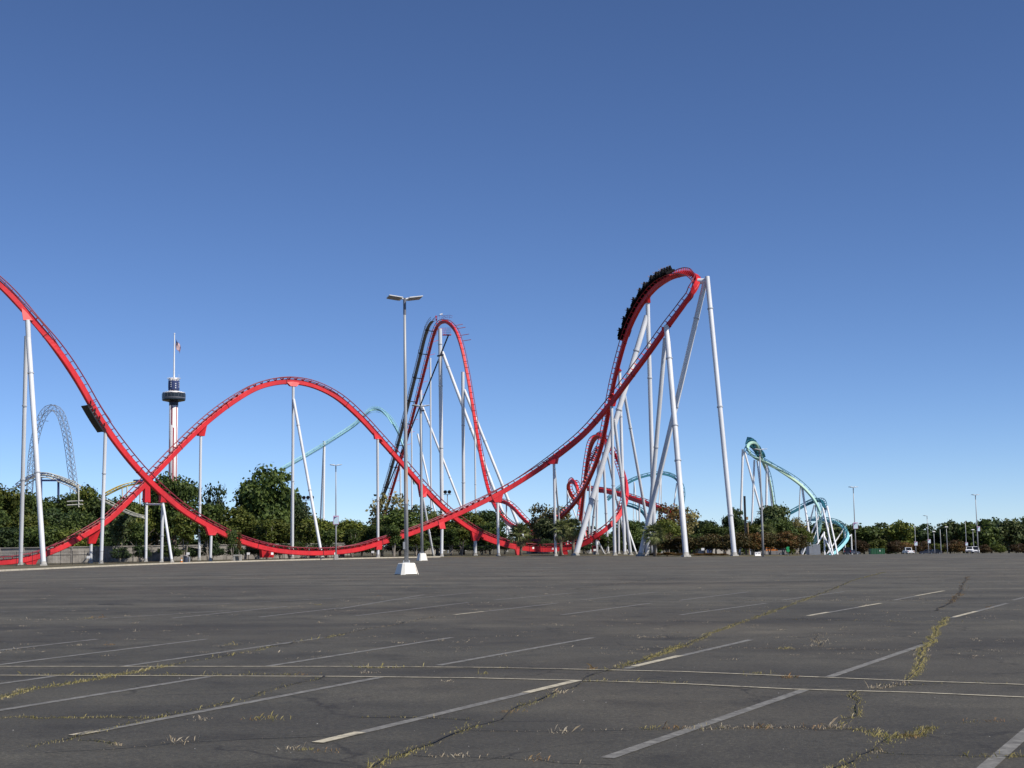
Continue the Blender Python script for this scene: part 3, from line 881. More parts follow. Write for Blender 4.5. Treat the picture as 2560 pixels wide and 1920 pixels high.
c(RC, (1188, 1352, 249.5), (1188, 249.5), 9, flanges=()); saddle(RC, QR, (1188, 1352, 249.5), 1.3)
saddle(RC, QR, (1297, 1388, 254), .9, .30, low=.5); saddle(RC, QR, (1413, 1388, 255), .9, .30, low=.5)
c(RC, (1492, 1350, 253.5), (1492, 253.5), 7, flanges=()); saddle(RC, QR, (1492, 1349, 253.5), 1.2)
c(RC, (1494, 1352, 253.5), (1512, 256), 5.5, flanges=())
# hammerhead supports
c(RC, (1529, 1016, 231.2), (1537, 231), 8.5, flanges=(0.53,)); saddle(RC, PR, (1529, 1016, 231.2), 1.7)
c(RC, (1536, 1048, 231.8), (1577, 237), 8.5, flanges=(0.42,))
c(RC, (1549, 928, 252.2), (1562, 251), 8.5, flanges=(0.25, 0.58)); saddle(RC, PR, (1549, 928, 252.2), 1.6)
c(RC, (1557, 962, 252.5), (1632, 262), 8, flanges=(0.25, 0.66))
c(RC, (1619, 758, 241), (1637, 242), 11.5, flanges=(0.30, 0.69)); saddle(RC, PR, (1619, 758, 241), 1.7)
c(RC, (1617, 790, 241.2), (1438, 236), 14.5, flanges=(0.15, 0.40, 0.77))
c(RC, (1666, 815, 219.4), (1715, 207), 14.5, flanges=(0.15, 0.45, 0.60)); saddle(RC, PR, (1664, 818, 219.8), 1.4)
c(RC, (1663, 845, 220.2), (1617, 224), 12, flanges=(0.5,))
c(RC, (1768, 692, 215.5), (1836, 207), 13, flanges=(0.12, 0.48, 0.86))
c(RC, (1764, 700, 216), (1600, 219), 14, flanges=(0.14, 0.46))
mb = MB().tube(P(1745, 703, 216.5), P(1768, 703, 215.8), .45, .45, 10)
mb.out('cross_beam', MT['support'], RC)
c(RC, (1546, 1252, 268), (1547, 268), 6, flanges=()); c(RC, (1548, 1256, 268), (1592, 264), 5, flanges=())
c(RC, (1508, 1130, 279), (1520, 281), 7, flanges=(0.6,)); c(RC, (1500, 1150, 281), (1474, 284), 7, flanges=(0.6,))
c(RC, (1476, 1160, 300), (1472, 300), 6, flanges=(0.5,)); c(RC, (1496, 1120, 291), (1490, 291), 6, flanges=(0.5,))
c(RC, (1513, 1110, 283), (1569, 290), 5.5, flanges=(0.5,)); c(RC, (1466, 1215, 306), (1448, 306), 4.5, flanges=())
c(RC, (1598, 1254, 325.5), (1600, 325.5), 4.5, flanges=()); c(RC, (1532, 1236, 337), (1534, 337), 4, flanges=())
c(RC, (1418, 1226, 350), (1419, 350), 3.5, flanges=()); c(RC, (1419, 1232, 350), (1470, 346), 3.5, flanges=())
c(RC, (1458, 1310, 300), (1470, 300), 5, flanges=())
# lift hill supports
c(RC, (1100, 822, 446), (1106, 446), 10.5, flanges=(0.07, 0.12, 0.26, 0.54, 0.84)); c(RC, (1106, 880, 446), (1293, 425), 8.5, flanges=(0.08, 0.4, 0.62))
c(RC, (1157, 930, 428), (1160, 428), 9, flanges=(0.3, 0.62)); c(RC, (1161, 975, 428), (1322, 410), 8, flanges=(0.33, 0.6))
c(RC, (1052, 975, 477), (1054, 477), 7.5, flanges=(0.4,)); c(RC, (1057, 1018, 477), (1196, 462), 6, flanges=(0.1, 0.5))
c(RC, (1076, 895, 460), (1078, 460), 4.5, flanges=()); c(RC, (1029, 1050, 491), (1030, 491), 4, flanges=()); c(RC, (1001, 1150, 509), (1002, 509), 5, flanges=())
c(RC, (1187, 1045, 415.5), (1190, 415.5), 4.5, flanges=(0.5,)); c(RC, (1044, 1085, 485), (1110, 470), 5, flanges=())
c(RC, (1266, 1262, 367), (1268, 367), 4, flanges=())
mb = MB().tube(P(1121, 838, 437), P(930, 1316, 532), .24, .24, 8); mb.out('brace', MT['navybrace'], RC)
mb = MB().tube(P(1094, 890, 444), P(1108, 887, 442), .28, .28, 8).tube(P(1050, 1028, 474), P(1060, 1026, 472), .26, .26, 8)
mb.out('brace', MT['navybrace'], RC)

# catwalk beside the lift
i0, i1 = LR.near_px(945, 1325), LR.near_px(1100, 808)
cw = LR.sweep([(3.0, .55), (1.9, .55), (1.9, .60), (3.0, .60)], i0, i1).out('catwalk', MT['catwalk'], RC)
for s_, u2 in ((3.05, 1.8), (3.05, 1.2), (1.70, 1.75)):
    mm = LR.sweep(circle((s_, u2), .06, 5), i0, i1); mm.out('handrail', MT['catwalk'], cw)
mm = MB()
for i in range(i0, i1, 2):
    for s_ in (3.05, 1.70):
        mm.tube(LR.at(i, s_, .55), LR.at(i, s_, 1.75), .05, n=4)
tag(mm.out('railing_posts', MT['catwalk'], cw), kind='stuff')
for i in range(i0 + 4, i1, 16):
    mm = MB().tube(LR.at(i, 3.2, .45), LR.at(i, -.2, -.1), .15, n=6).tube(LR.at(i, 3.1, .45), LR.at(i, 3.1, 1.95), .11, n=6)
    mm.out('bracket', MT['black'], cw)
for i in range(i0 + 6, i1 + 2, 9):
    mm = MB().tube(LR.at(i, -.4, -.2), LR.at(i, -2.2, .45), .06, n=5); mm.out('outrigger', MT['red'], RC)
for px, py in ((1133, 818), (1139, 826), (1146, 840), (1150, 855)):
    i = LR.near_px(px, py)
    mm = MB().tube(LR.at(i, -.5, .6), LR.at(i, -3.2, 1.4), .10, n=5); mm.out('outrigger', MT['red_rail'], RC)
# platform and mast at the crest
i = LR.near_px(1108, 806)
pl = thing('crest', None, None)
bpy.data.objects.remove(pl)
b0 = P(1117, 824, 437)
mm = MB().box((b0.x, b0.y, b0.z - 1.7), (2.6, 1.8, .16), .2)
pt = mm.out('crest_platform', MT['red'], RC)
mm = MB()
for k in range(9):
    x = b0.x - 1.25 + 2.5 * k / 8
    mm.tube((x, b0.y - .9, b0.z - 1.65), (x, b0.y - .9, b0.z + .4), .035, n=4)
for z in (-1.0, -.3, .4):
    mm.tube((b0.x - 1.3, b0.y - .9, b0.z + z), (b0.x + 1.3, b0.y - .9, b0.z + z), .035, n=4)
tag(mm.out('railing', MT['red'], pt), kind='stuff')
mm = MB()
j0, j1 = LR.near_px(1080, 850), LR.near_px(1118, 806)
for s_, u2 in ((-1.3, 2.2), (-1.3, 1.6), (1.35, 2.0)):
    mm.path([LR.at(j, s_, u2) for j in range(j0, j1 + 1)], .045, 5)
for j in range(j0, j1, 2):
    mm.tube(LR.at(j, -1.3, 1.0), LR.at(j, -1.3, 2.2), .04, n=4); mm.tube(LR.at(j, 1.35, 1.0), LR.at(j, 1.35, 2.0), .04, n=4)
tag(mm.out('crest_railing', MT['red_rail'], RC), kind='stuff')
a = P(1091, 812, 445)
mm = MB().tube(a, P(1090, 788, 445), .07, n=6).box(tuple(P(1090, 792, 445)), (.5, .3, .5)).box(tuple(P(1091, 799, 445)), (.4, .3, .6)); mm.out('mast', MT['red'], RC)
a = P(1099, 785, 444)
mm = MB().tube(P(1095, 808, 444.5), a, .04, n=5).add([a, a + Vector((1.0, 0, .25)), a + Vector((.9, .25, -.2)), a + Vector((.3, -.2, -.3))], [(0, 1, 2, 3), (3, 2, 1, 0)]); mm.out('weather_vane', MT['white'], RC)

# black trim-brake platform on the left hill
i0, i1 = PR.near_px(228, 1008), PR.near_px(262, 1068)
bp = PR.sweep([(.3, -.95), (1.0, -.95), (1.0, -.85), (.3, -.85)], i0, i1).out('brake_platform', MT['black'], RC)
for u2 in (-1.05, -.62):
    PR.sweep([(.95, u2 - .06), (1.06, u2 - .06), (1.06, u2 + .06), (.95, u2 + .06)], i0, i1).out('rail', MT['black'], bp)
mm = MB()
for i in range(i0, i1 + 1, 1):
    mm.tube(PR.at(i, 1.0, -1.05), PR.at(i, 1.0, -.62), .07, n=4)
tag(mm.out('railing_posts', MT['black'], bp), kind='stuff')
PR.sweep([(-1.0, -.93), (.3, -.93), (.3, -.87), (-1.0, -.87)], i0, i1).out('deck', MT['black'], bp)
mm = MB()
for i in range(i0, i1 + 1, 2):
    mm.box(tuple(PR.at(i, .40, -.1)), (.10, .3, .45), .8)
tag(mm.out('brake_fins', MT['red_joint'], bp), kind='stuff')
mm = MB()
k0, k1 = PR.near_px(250, 1000), PR.near_px(285, 1062)
mm.path([PR.at(k0, -1.2, .9)] + [PR.at(k, -1.2, 1.75) for k in range(k0, k1 + 1)] + [PR.at(k1, -1.2, .9)], .05, 5)
mm.out('railing', MT['red_rail'], bp)
# wavy walkway fins beside the right-hand drop
wk = None
for k in range(9):
    x0, y0 = 1472 + k * 2.6, 1147 - k * 4.3
    mm = MB().path([P(x0 - 3 + 3 * t, y0 + (3.0, 5.6, 4.6, 2.2, 3.0, 5.5)[t], 296 - t * .6) for t in range(6)], .13, 5)
    mm.out('walkway_rib', MT['red'], RC)
for dx, dy in ((-3, 3), (6, 6), (12, 4.5)):
    mm = MB().tube(P(1472 + dx, 1147 + dy, 295.5), P(1493 + dx, 1112 + dy, 295.5), .07, n=5); mm.out('walkway_rail', MT['red_rail'], RC)
mm = MB().tube(P(1513, 1100, 283), P(1515, 1095, 283), .12, n=6).tube(P(1512, 1130, 283), P(1514, 1096, 283), .10, n=6); mm.out('mast', MT['red'], RC)
# number plates on the low track
for px, py, D in ((676, 1384, 201.6), (834, 1384, 212), (1328, 1370, 253.5), (1376, 1372, 253.8)):
    p = P(px, py, AD(px, D))
    MB().box(tuple(p + Vector((.35, -.5, 0))), (.42, .03, .34), .75).out('number_plate', MT['signwhite'], RC)

# ------------------------------------------------------------------ trees
def crown_mesh(name, seed, lobes=14, leaves=4200, leaf=0.05, shape='round', shell=0.55, gap=0.0):
    g = np.random.default_rng(seed)
    cs, rs = [], []
    for k in range(lobes):
        r = g.uniform(.13, .21)
        if shape in ('round', 'wide'):
            v = g.normal(size=3); v /= np.linalg.norm(v)
            if shape == 'wide' and v[2] < -.2: v[2] *= .4
            q = g.uniform(.72, 1.0) if k > lobes // 5 else g.uniform(0, .55)
            c = np.array((v[0] * (.5 - r) * q, v[1] * (.5 - r) * q, .5 + v[2] * (.5 - r * .85) * q))
        else:
            z = g.uniform(0.1, 0.90)
            if shape == 'cone': prof = .5 * (1.05 - z) ** .65 * min(1, z * 5 + .45)
            else: prof = .5 * (0.45 + .55 * z) * math.sqrt(max(0.05, 1 - max(0, z - .55) ** 2 / .2))
            r = min(r, prof * .9 + .03)
            a = g.uniform(0, 2 * math.pi); d = max(0.0, prof - r) * math.sqrt(g.uniform(.25, 1))
            c = np.array((math.cos(a) * d, math.sin(a) * d, min(z, 1 - r * .85)))
        cs.append(c); rs.append(r)
    cs = np.array(cs); rs = np.array(rs)
    wgt = rs ** 2; wgt /= wgt.sum()
    idx = g.choice(lobes, leaves, p=wgt)
    d = g.normal(size=(leaves, 3)); d /= np.linalg.norm(d, axis=1)[:, None]
    d[:, 2] = np.where(g.random(leaves) < .45, np.abs(d[:, 2]), d[:, 2])
    rad = rs[idx] * (shell + (1 - shell) * g.random(leaves) ** .5) * (1 + .22 * g.normal(size=leaves))
    pos = cs[idx] + d * rad[:, None] * np.array((1, 1, .82))
    nrm = d + .75 * g.normal(size=(leaves, 3)); nrm[:, 2] += .25
    nrm /= np.linalg.norm(nrm, axis=1)[:, None]
    t = np.cross(nrm, g.normal(size=(leaves, 3))); t /= np.linalg.norm(t, axis=1)[:, None]
    b = np.cross(nrm, t)
    sz = leaf * g.uniform(.55, 1.35, leaves)[:, None]
    v = np.stack([pos - t * sz * .62, pos + b * sz * .42 + nrm * sz * .10, pos + t * sz * .62, pos - b * sz * .42 - nrm * sz * .06], 1).reshape(-1, 3)
    me = bpy.data.meshes.new(name)
    me.vertices.add(len(v)); me.vertices.foreach_set('co', v.ravel())
    me.loops.add(len(v)); me.loops.foreach_set('vertex_index', np.arange(len(v)))
    me.polygons.add(leaves); me.polygons.foreach_set('loop_start', np.arange(leaves) * 4); me.polygons.foreach_set('loop_total', np.full(leaves, 4))
    me.update(calc_edges=True)
    me.materials.append(MT['leaf_dark'])
    return me

CRN = {}
for i in range(4): CRN['round%d' % i] = crown_mesh('crown', 10 + i, 30, 7600, .042, 'round')
for i in range(2): CRN['cone%d' % i] = crown_mesh('crown', 30 + i, 34, 7000, .042, 'cone')
for i in range(3): CRN['vase%d' % i] = crown_mesh('crown', 50 + i, 16, 3000, .056, 'vase', .35)
for i in range(2): CRN['wide%d' % i] = crown_mesh('crown', 70 + i, 24, 5200, .046, 'wide')
for i in range(2): CRN['open%d' % i] = crown_mesh('crown', 90 + i, 15, 1700, .050, 'round', .3)
for i in range(3): CRN['far%d' % i] = crown_mesh('crown', 110 + i, 22, 3400, .060, 'round')
def trunk_mesh(name, seed, stems, mt):
    r = random.Random(seed); m = MB()
    for s in range(stems):
        a = 2 * math.pi * s / stems + r.uniform(-.3, .3)
        sp = 0.0 if stems == 1 else r.uniform(.10, .22)
        base = Vector((math.cos(a), math.sin(a), 0)) * (0 if stems == 1 else .02)
        pts = [base + Vector((math.cos(a) * sp * t ** 1.3 + r.uniform(-.008, .008), math.sin(a) * sp * t ** 1.3 + r.uniform(-.008, .008), t * .86)) for t in (0, .12, .3, .5, .75, 1)]
        w0 = .028 if stems == 1 else .015
        m.path(pts, [w0 * k for k in (1.25, 1, .85, .65, .4, .12)], 7)
        for k in range(5 if stems == 1 else 2):
            t = r.uniform(.35, .8); i = min(4, int(t * 5)); p0 = pts[i]
            b = r.uniform(0, 6.28); l = r.uniform(.15, .32)
            m.path([p0, p0 + Vector((math.cos(b) * l * .5, math.sin(b) * l * .5, l * .45)), p0 + Vector((math.cos(b) * l, math.sin(b) * l, l * .75))], [w0 * .5, w0 * .3, w0 * .08], 5)
    me = m.mesh(name); me.materials.append(mt)
    return me
TRK = {'one': trunk_mesh('trunk', 1, 1, MT['bark']), 'two': trunk_mesh('trunk', 2, 1, MT['bark']), 'multi': trunk_mesh('trunk', 3, 4, MT['barkpale']), 'multib': trunk_mesh('trunk', 4, 3, MT['barkpale']), 'pale': trunk_mesh('trunk', 5, 2, MT['barkpale'])}

def tree(px, top, wpx, D, crown, leaf, label, trunk='one', cb=0.12, group=None, name='tree', adj=True, depth=0.9, cat='tree'):
    if adj: D = AD(px, D)
    b = GX(px, D); b.z += .0
    h = P(px, top, D).z - b.z
    w = wpx * 1.14 * D / F
    t = thing(name, label, cat, (b.x, b.y, b.z - .05), 0, group)
    rz = rnd.uniform(0, 6.28)
    o = bpy.data.objects.new('trunk', TRK[trunk]); C.objects.link(o); o.parent = t
    o.scale = (h * .9 if trunk in ('one', 'two') else w * .9, h * .9 if trunk in ('one', 'two') else w * .9, h); o.rotation_euler = (0, 0, rz)
    c = bpy.data.objects.new('crown', CRN[crown]); C.objects.link(c); c.parent = t
    c.location = (0, 0, h * cb); c.scale = (w, w * depth, h * (1 - cb)); c.rotation_euler = (0, 0, rnd.uniform(0, 6.28) if abs(depth - 1) < .2 else 0)
    c.material_slots[0].link = 'OBJECT'; c.material_slots[0].material = MT[leaf]
    return t

ORD = ['first', 'second', 'third', 'fourth', 'fifth', 'sixth', 'seventh', 'eighth', 'ninth', 'tenth', 'eleventh', 'twelfth']
rd = ['round0', 'round1', 'round2', 'round3']
g1 = 'trees behind the board wall'
L_BACK = 'dark green tree in the dense row behind the board wall at the left'
L_FRONT = 'lower green tree in front of the dense row behind the board wall'
for i, (px, top, w_, D) in enumerate(((-60, 1200, 150, 232), (20, 1192, 150, 238), (88, 1222, 120, 236), (152, 1216, 120, 246), (212, 1209, 130, 252), (262, 1222, 110, 246), (312, 1226, 110, 252), (350, 1240, 90, 246))):
    tree(px, top, w_, D, rd[i % 4], ('leaf_dark', 'leaf_mid', 'leaf_dark')[i % 3], '%s tree from the left in the tall dark row behind the board wall' % ORD[i], group='dense tree row behind the board wall')
for i, (px, top, w_, D) in enumerate(((-20, 1262, 130, 205), (62, 1268, 130, 208), (140, 1258, 130, 214), (205, 1275, 120, 212), (262, 1290, 110, 216), (100, 1300, 120, 203), (20, 1305, 110, 201), (180, 1310, 100, 206))[0:0] + tuple(sorted(((-20, 1262, 130, 205), (62, 1268, 130, 208), (140, 1258, 130, 214), (205, 1275, 120, 212), (262, 1290, 110, 216), (100, 1300, 120, 203), (20, 1305, 110, 201), (180, 1310, 100, 206))))):
    tree(px, top, w_, D, rd[(i + 2) % 4], ('leaf_dark', 'leaf_deep', 'leaf_mid')[i % 3], '%s tree from the left in the lower green row behind the board wall' % ORD[i], group='lower trees behind the board wall', cb=.05)
tree(435, 1160, 130, 250, 'round1', 'leaf_dark', 'dark round tree at the foot of the striped observation tower')
tree(392, 1192, 90, 258, 'round2', 'leaf_deep', 'dark tree behind the crossing of the two red tracks at the left')
tree(545, 1196, 90, 252, 'open0', 'leaf_deep', 'dark tree with a ragged open top, left of the big round tree')
tree(520, 1242, 130, 240, 'round3', 'leaf_dark', 'broad green tree left of the big round tree')
tree(590, 1262, 110, 238, 'round0', 'leaf_mid', 'yellow-green tree at the left foot of the big round tree')
tree(672, 1158, 172, 258, 'round0', 'leaf_dark', 'big dome-shaped dark green tree, tallest of the trees left of the lamp post', cb=.06, trunk='two')
tree(725, 1205, 90, 266, 'round2', 'leaf_deep', 'dark tree partly behind the right side of the big round tree')
tree(620, 1212, 80, 268, 'round3', 'leaf_deep', 'dark tree partly behind the left side of the big round tree')
tree(660, 1285, 150, 240, 'round1', 'leaf_mid', 'olive tree in front of the big round tree')
tree(762, 1256, 84, 262, 'open1', 'leaf_bluegreen', 'thin grey-green tree left of the slender white twin support')
tree(790, 1282, 110, 250, 'round2', 'leaf_mid', 'olive tree left of the post with the blue banner')
tree(855, 1288, 120, 262, 'round3', 'leaf_mid', 'round olive tree behind the post with the blue banner')
tree(905, 1300, 110, 266, 'round1', 'leaf_dark', 'low dark tree between the banner post and the lift hill')
tree(930, 1315, 90, 252, 'round0', 'leaf_mid', 'low olive tree beside the white support right of the banner post')
tree(985, 1222, 130, 285, 'open0', 'leaf_pale', 'pale feathery tree behind the nearest lamp post', trunk='pale')
tree(1000, 1262, 150, 252, 'round2', 'leaf_dark', 'dense dark green tree behind the nearest lamp post')
tree(955, 1300, 90, 246, 'round3', 'leaf_dark', 'low dark tree left of the nearest lamp post')
tree(1058, 1248, 110, 290, 'open1', 'leaf_bluegreen', 'grey-green open tree between the two lamp posts with white bases and the lift hill')
tree(1092, 1275, 100, 280, 'round1', 'leaf_mid', 'olive tree behind the crossing of the red tracks in the middle')
tree(1160, 1272, 120, 275, 'round0', 'leaf_mid', 'olive tree left of the palm beneath the first drop')
tree(1215, 1262, 120, 300, 'round3', 'leaf_deep', 'very dark tree beneath the foot of the first drop')
tree(1225, 1300, 90, 268, 'round2', 'leaf_dark', 'low dark green tree just left of the single palm')
tree(1352, 1250, 84, 296, 'open0', 'leaf_pale', 'pale yellow-grey tree left of the paired palms', trunk='pale')
tree(1395, 1252, 90, 290, 'open1', 'leaf_pale', 'olive-yellow tree behind the paired palms', trunk='pale')
tree(1385, 1285, 100, 285, 'round1', 'leaf_bluegreen', 'grey-green tree low behind the paired palms')
tree(1512, 1340, 60, 262, 'vase0', 'leaf_dark', 'small dark tree under the rising red track right of the paired palms', trunk='multib', cb=.35)
tree(1570, 1290, 90, 300, 'round3', 'leaf_dark', 'dark green tree behind the columns of the high turn')
tree(1600, 1300, 80, 310, 'round0', 'leaf_deep', 'very dark tree behind the teal arc of track')
tree(1672, 1250, 96, 268, 'open0', 'leaf_rust', 'rust-tinted open tree right of the columns of the high turn', trunk='pale')
tree(1712, 1252, 90, 272, 'open1', 'leaf_pale', 'pale feathery tree right of the thick leaning columns', trunk='pale')
tree(1668, 1290, 90, 250, 'round2', 'leaf_mid', 'bright olive tree behind the palm at the thick columns')
tree(1762, 1290, 90, 285, 'round3', 'leaf_deep', 'dark tree left of the pale roof')
tree(1790, 1300, 80, 262, 'round1', 'leaf_dark', 'green tree under the pale roof end')
tree(1840, 1266, 70, 262, 'round0', 'leaf_deep', 'dark tree right of the tallest white column')
tree(1936, 1246, 112, 246, 'round3', 'leaf_bluegreen', 'broad round-topped evergreen beside the grey lamp post on the right', cb=.10)
tree(1945, 1285, 110, 238, 'round2', 'leaf_dark', 'dark bushy tree at the foot of the broad round-topped evergreen')
tree(1880, 1300, 90, 240, 'round3', 'leaf_mid', 'olive tree left of the broad round-topped evergreen')
tree(1995, 1282, 60, 262, 'open1', 'leaf_pale', 'bare greyish tree left of the teal helix', trunk='pale')
tree(2000, 1315, 80, 252, 'round0', 'leaf_mid', 'low olive tree left of the teal helix')
# small multi-stem trees on the verge
small = ((300, 1282, 84, 196, 'vase0', 'leaf_bluegreen', 'small multi-stem tree left of the support frame under the crossing tracks', .32),
         (345, 1296, 70, 198, 'vase1', 'leaf_dark', 'small multi-stem tree directly left of the short support frame', .32),
         (462, 1285, 96, 204, 'vase2', 'leaf_mid', 'small multi-stem tree behind the rubbish bin', .34),
         (520, 1300, 80, 206, 'vase0', 'leaf_dark', 'small multi-stem tree behind the short column right of the rubbish bin', .36),
         (580, 1312, 40, 191, 'vase1', 'leaf_dark', 'small tree hiding a stretch of the descending red track', .34),
         (598, 1330, 22, 192, 'vase2', 'leaf_rust', 'small rust-tinted tree touching the descending red track', .34),
         (668, 1300, 90, 214, 'vase2', 'leaf_mid', 'small multi-stem tree behind the lowest red saddle', .36),
         (770, 1305, 84, 216, 'vase0', 'leaf_mid', 'small multi-stem tree at the foot of the slanting white support', .34),
         (820, 1315, 70, 222, 'vase1', 'leaf_dark', 'small multi-stem tree behind the banner post', .36),
         (880, 1322, 70, 228, 'vase2', 'leaf_dark', 'small dark multi-stem tree right of the banner post', .34),
         (985, 1312, 64, 217, 'vase0', 'leaf_dark', 'small tree hiding the end of the red track left of the nearest lamp post', .28),
         (1040, 1325, 70, 244, 'vase1', 'leaf_mid', 'small tree left of the second lamp post base', .36),
         (1128, 1322, 80, 252, 'vase2', 'leaf_dark', 'small tree between the middle columns', .36),
         (1155, 1318, 76, 254, 'vase0', 'leaf_mid', 'small bare-stemmed tree left of the short thick column', .45))
for px, top, w_, D, cr, lf, lb, cb in small:
    tree(px, top, w_, D, cr, lf, lb, 'multi' if cr != 'vase1' else 'multib', cb, name='small_tree')
# shrubs of the hedge line on the right
for i, (px, top, w_, D, cr, lf) in enumerate(((1668, 1330, 84, 224, 'wide0', 'leaf_hedge'), (1702, 1336, 84, 222, 'wide1', 'leaf_hedge'), (1742, 1332, 84, 228, 'wide0', 'leaf_dark'), (1778, 1330, 90, 220, 'wide1', 'leaf_hedge'), (1812, 1334, 80, 218, 'wide0', 'leaf_hedge'), (1848, 1326, 84, 219, 'wide1', 'leaf_hedge'), (1882, 1330, 84, 221, 'wide0', 'leaf_rust'),
                                              (1925, 1326, 84, 222, 'wide1', 'leaf_hedge'), (1958, 1326, 90, 222, 'wide0', 'leaf_rust'), (1992, 1332, 76, 224, 'wide1', 'leaf_hedge'))):
    tree(px, top, w_, D, cr, lf, '%s shrub from the left in the hedge along the right edge of the lot' % ORD[i], 'multib', 0.0, 'hedge shrubs along the right edge of the lot', 'shrub', False, cat='shrub')
for i, (px, top, w_, D) in enumerate(((1640, 1381, 40, 218), (1668, 1379, 44, 217), (1695, 1381, 36, 216), (1745, 1382, 40, 214), (1775, 1381, 44, 214), (1805, 1382, 40, 213))):
    tree(px, top, w_, D, ('wide0', 'wide1')[i % 2], 'leaf_rust', '%s low brown-green bush from the left at the lot edge below the thick columns' % ORD[i], 'multib', 0, 'low bushes at the lot edge', 'bush', False, cat='bush')
# low shrubs against the board wall and under the trees in the middle
for i, (px, top, w_, D, lf) in enumerate(((300, 1366, 60, 190, 'leaf_deep'), (350, 1360, 60, 194, 'leaf_deep'), (430, 1358, 70, 202, 'leaf_dark'), (478, 1364, 60, 206, 'leaf_deep'), (530, 1356, 70, 208, 'leaf_deep'), (585, 1360, 60, 212, 'leaf_deep'), (640, 1352, 70, 217, 'leaf_dark'), (700, 1356, 70, 222, 'leaf_deep'), (755, 1352, 70, 226, 'leaf_dark'), (815, 1350, 80, 232, 'leaf_deep'), (880, 1352, 80, 238, 'leaf_deep'), (930, 1350, 70, 240, 'leaf_deep'))):
    tree(px, top, w_, D, ('wide0', 'wide1')[i % 2], lf, '%s dark shrub from the left at the foot of the board wall' % ORD[i], 'multib', 0, 'shrubs at the foot of the board wall', 'shrub', cat='shrub')
for i, (px, top, w_, D, lf) in enumerate(((985, 1345, 80, 255, 'leaf_deep'), (1045, 1345, 80, 262, 'leaf_dark'), (1098, 1340, 80, 270, 'leaf_deep'), (1150, 1345, 80, 272, 'leaf_dark'), (1205, 1350, 80, 268, 'leaf_deep'), (1262, 1340, 70, 280, 'leaf_dark'), (1330, 1350, 60, 285, 'leaf_rust'), (1370, 1345, 60, 275, 'leaf_deep'), (1460, 1352, 70, 275, 'leaf_deep'), (1540, 1352, 80, 285, 'leaf_dark'), (1600, 1350, 70, 280, 'leaf_deep'))):
    tree(px, top, w_, D, ('wide1', 'wide0')[i % 2], lf, '%s dark shrub from the left in the undergrowth behind the middle columns' % ORD[i], 'multib', 0, 'undergrowth behind the middle columns', 'shrub', False, cat='shrub')
# far treeline
r2 = random.Random(21)
x = 1735
k = 0
while x < 2680:
    D = r2.uniform(500, 560)
    top = 1312 - 0.018 * (x - 1735) + r2.uniform(-14, 8) - (14 if x > 2440 else 0)
    if 2270 < x < 2330: top += 12
    tree(x, top, r2.uniform(70, 110), D, 'far%d' % (k % 3), ('leaf_dark', 'leaf_deep', 'leaf_bluegreen', 'leaf_deep' if x > 2430 else 'leaf_mid')[k % 4], 'dark green tree in the far treeline across the horizon on the right', group='far treeline on the right', adj=False, cb=0.02, name='far_tree')
    x += r2.uniform(26, 44); k += 1
for i, (px, top, w_, D) in enumerate(((2150, 1348, 60, 470), (2195, 1344, 60, 480), (2240, 1350, 50, 465), (2268, 1352, 50, 470), (2305, 1352, 50, 468), (2345, 1356, 60, 478), (2385, 1348, 60, 470), (2400, 1352, 50, 465), (2460, 1360, 40, 470), (2500, 1358, 36, 470), (2545, 1358, 50, 474), (2590, 1352, 60, 474))):
    tree(px, top, w_, D, ('wide0', 'wide1')[i % 2], ('leaf_red', 'leaf_mid', 'leaf_red', 'leaf_rust')[i % 4], '%s low russet or olive bush from the left before the far treeline' % ORD[i], 'multib', 0, 'bushes in front of the far treeline', 'bush', False, cat='bush')
# dim wood far behind everything so no gap shows the bare horizon
r3 = random.Random(5)
x = -80
while x < 1760:
    D = r3.uniform(560, 640)
    tree(x, 1322 + 0.012 * (880 - x) * .9 + r3.uniform(-10, 10), r3.uniform(80, 130), D, 'far%d' % (k % 3), ('leaf_deep', 'leaf_dark')[k % 2], 'dark green tree in the far wood behind the rides', group='far wood behind the rides', adj=False, cb=0.0, name='far_tree')
    x += r3.uniform(50, 80); k += 1

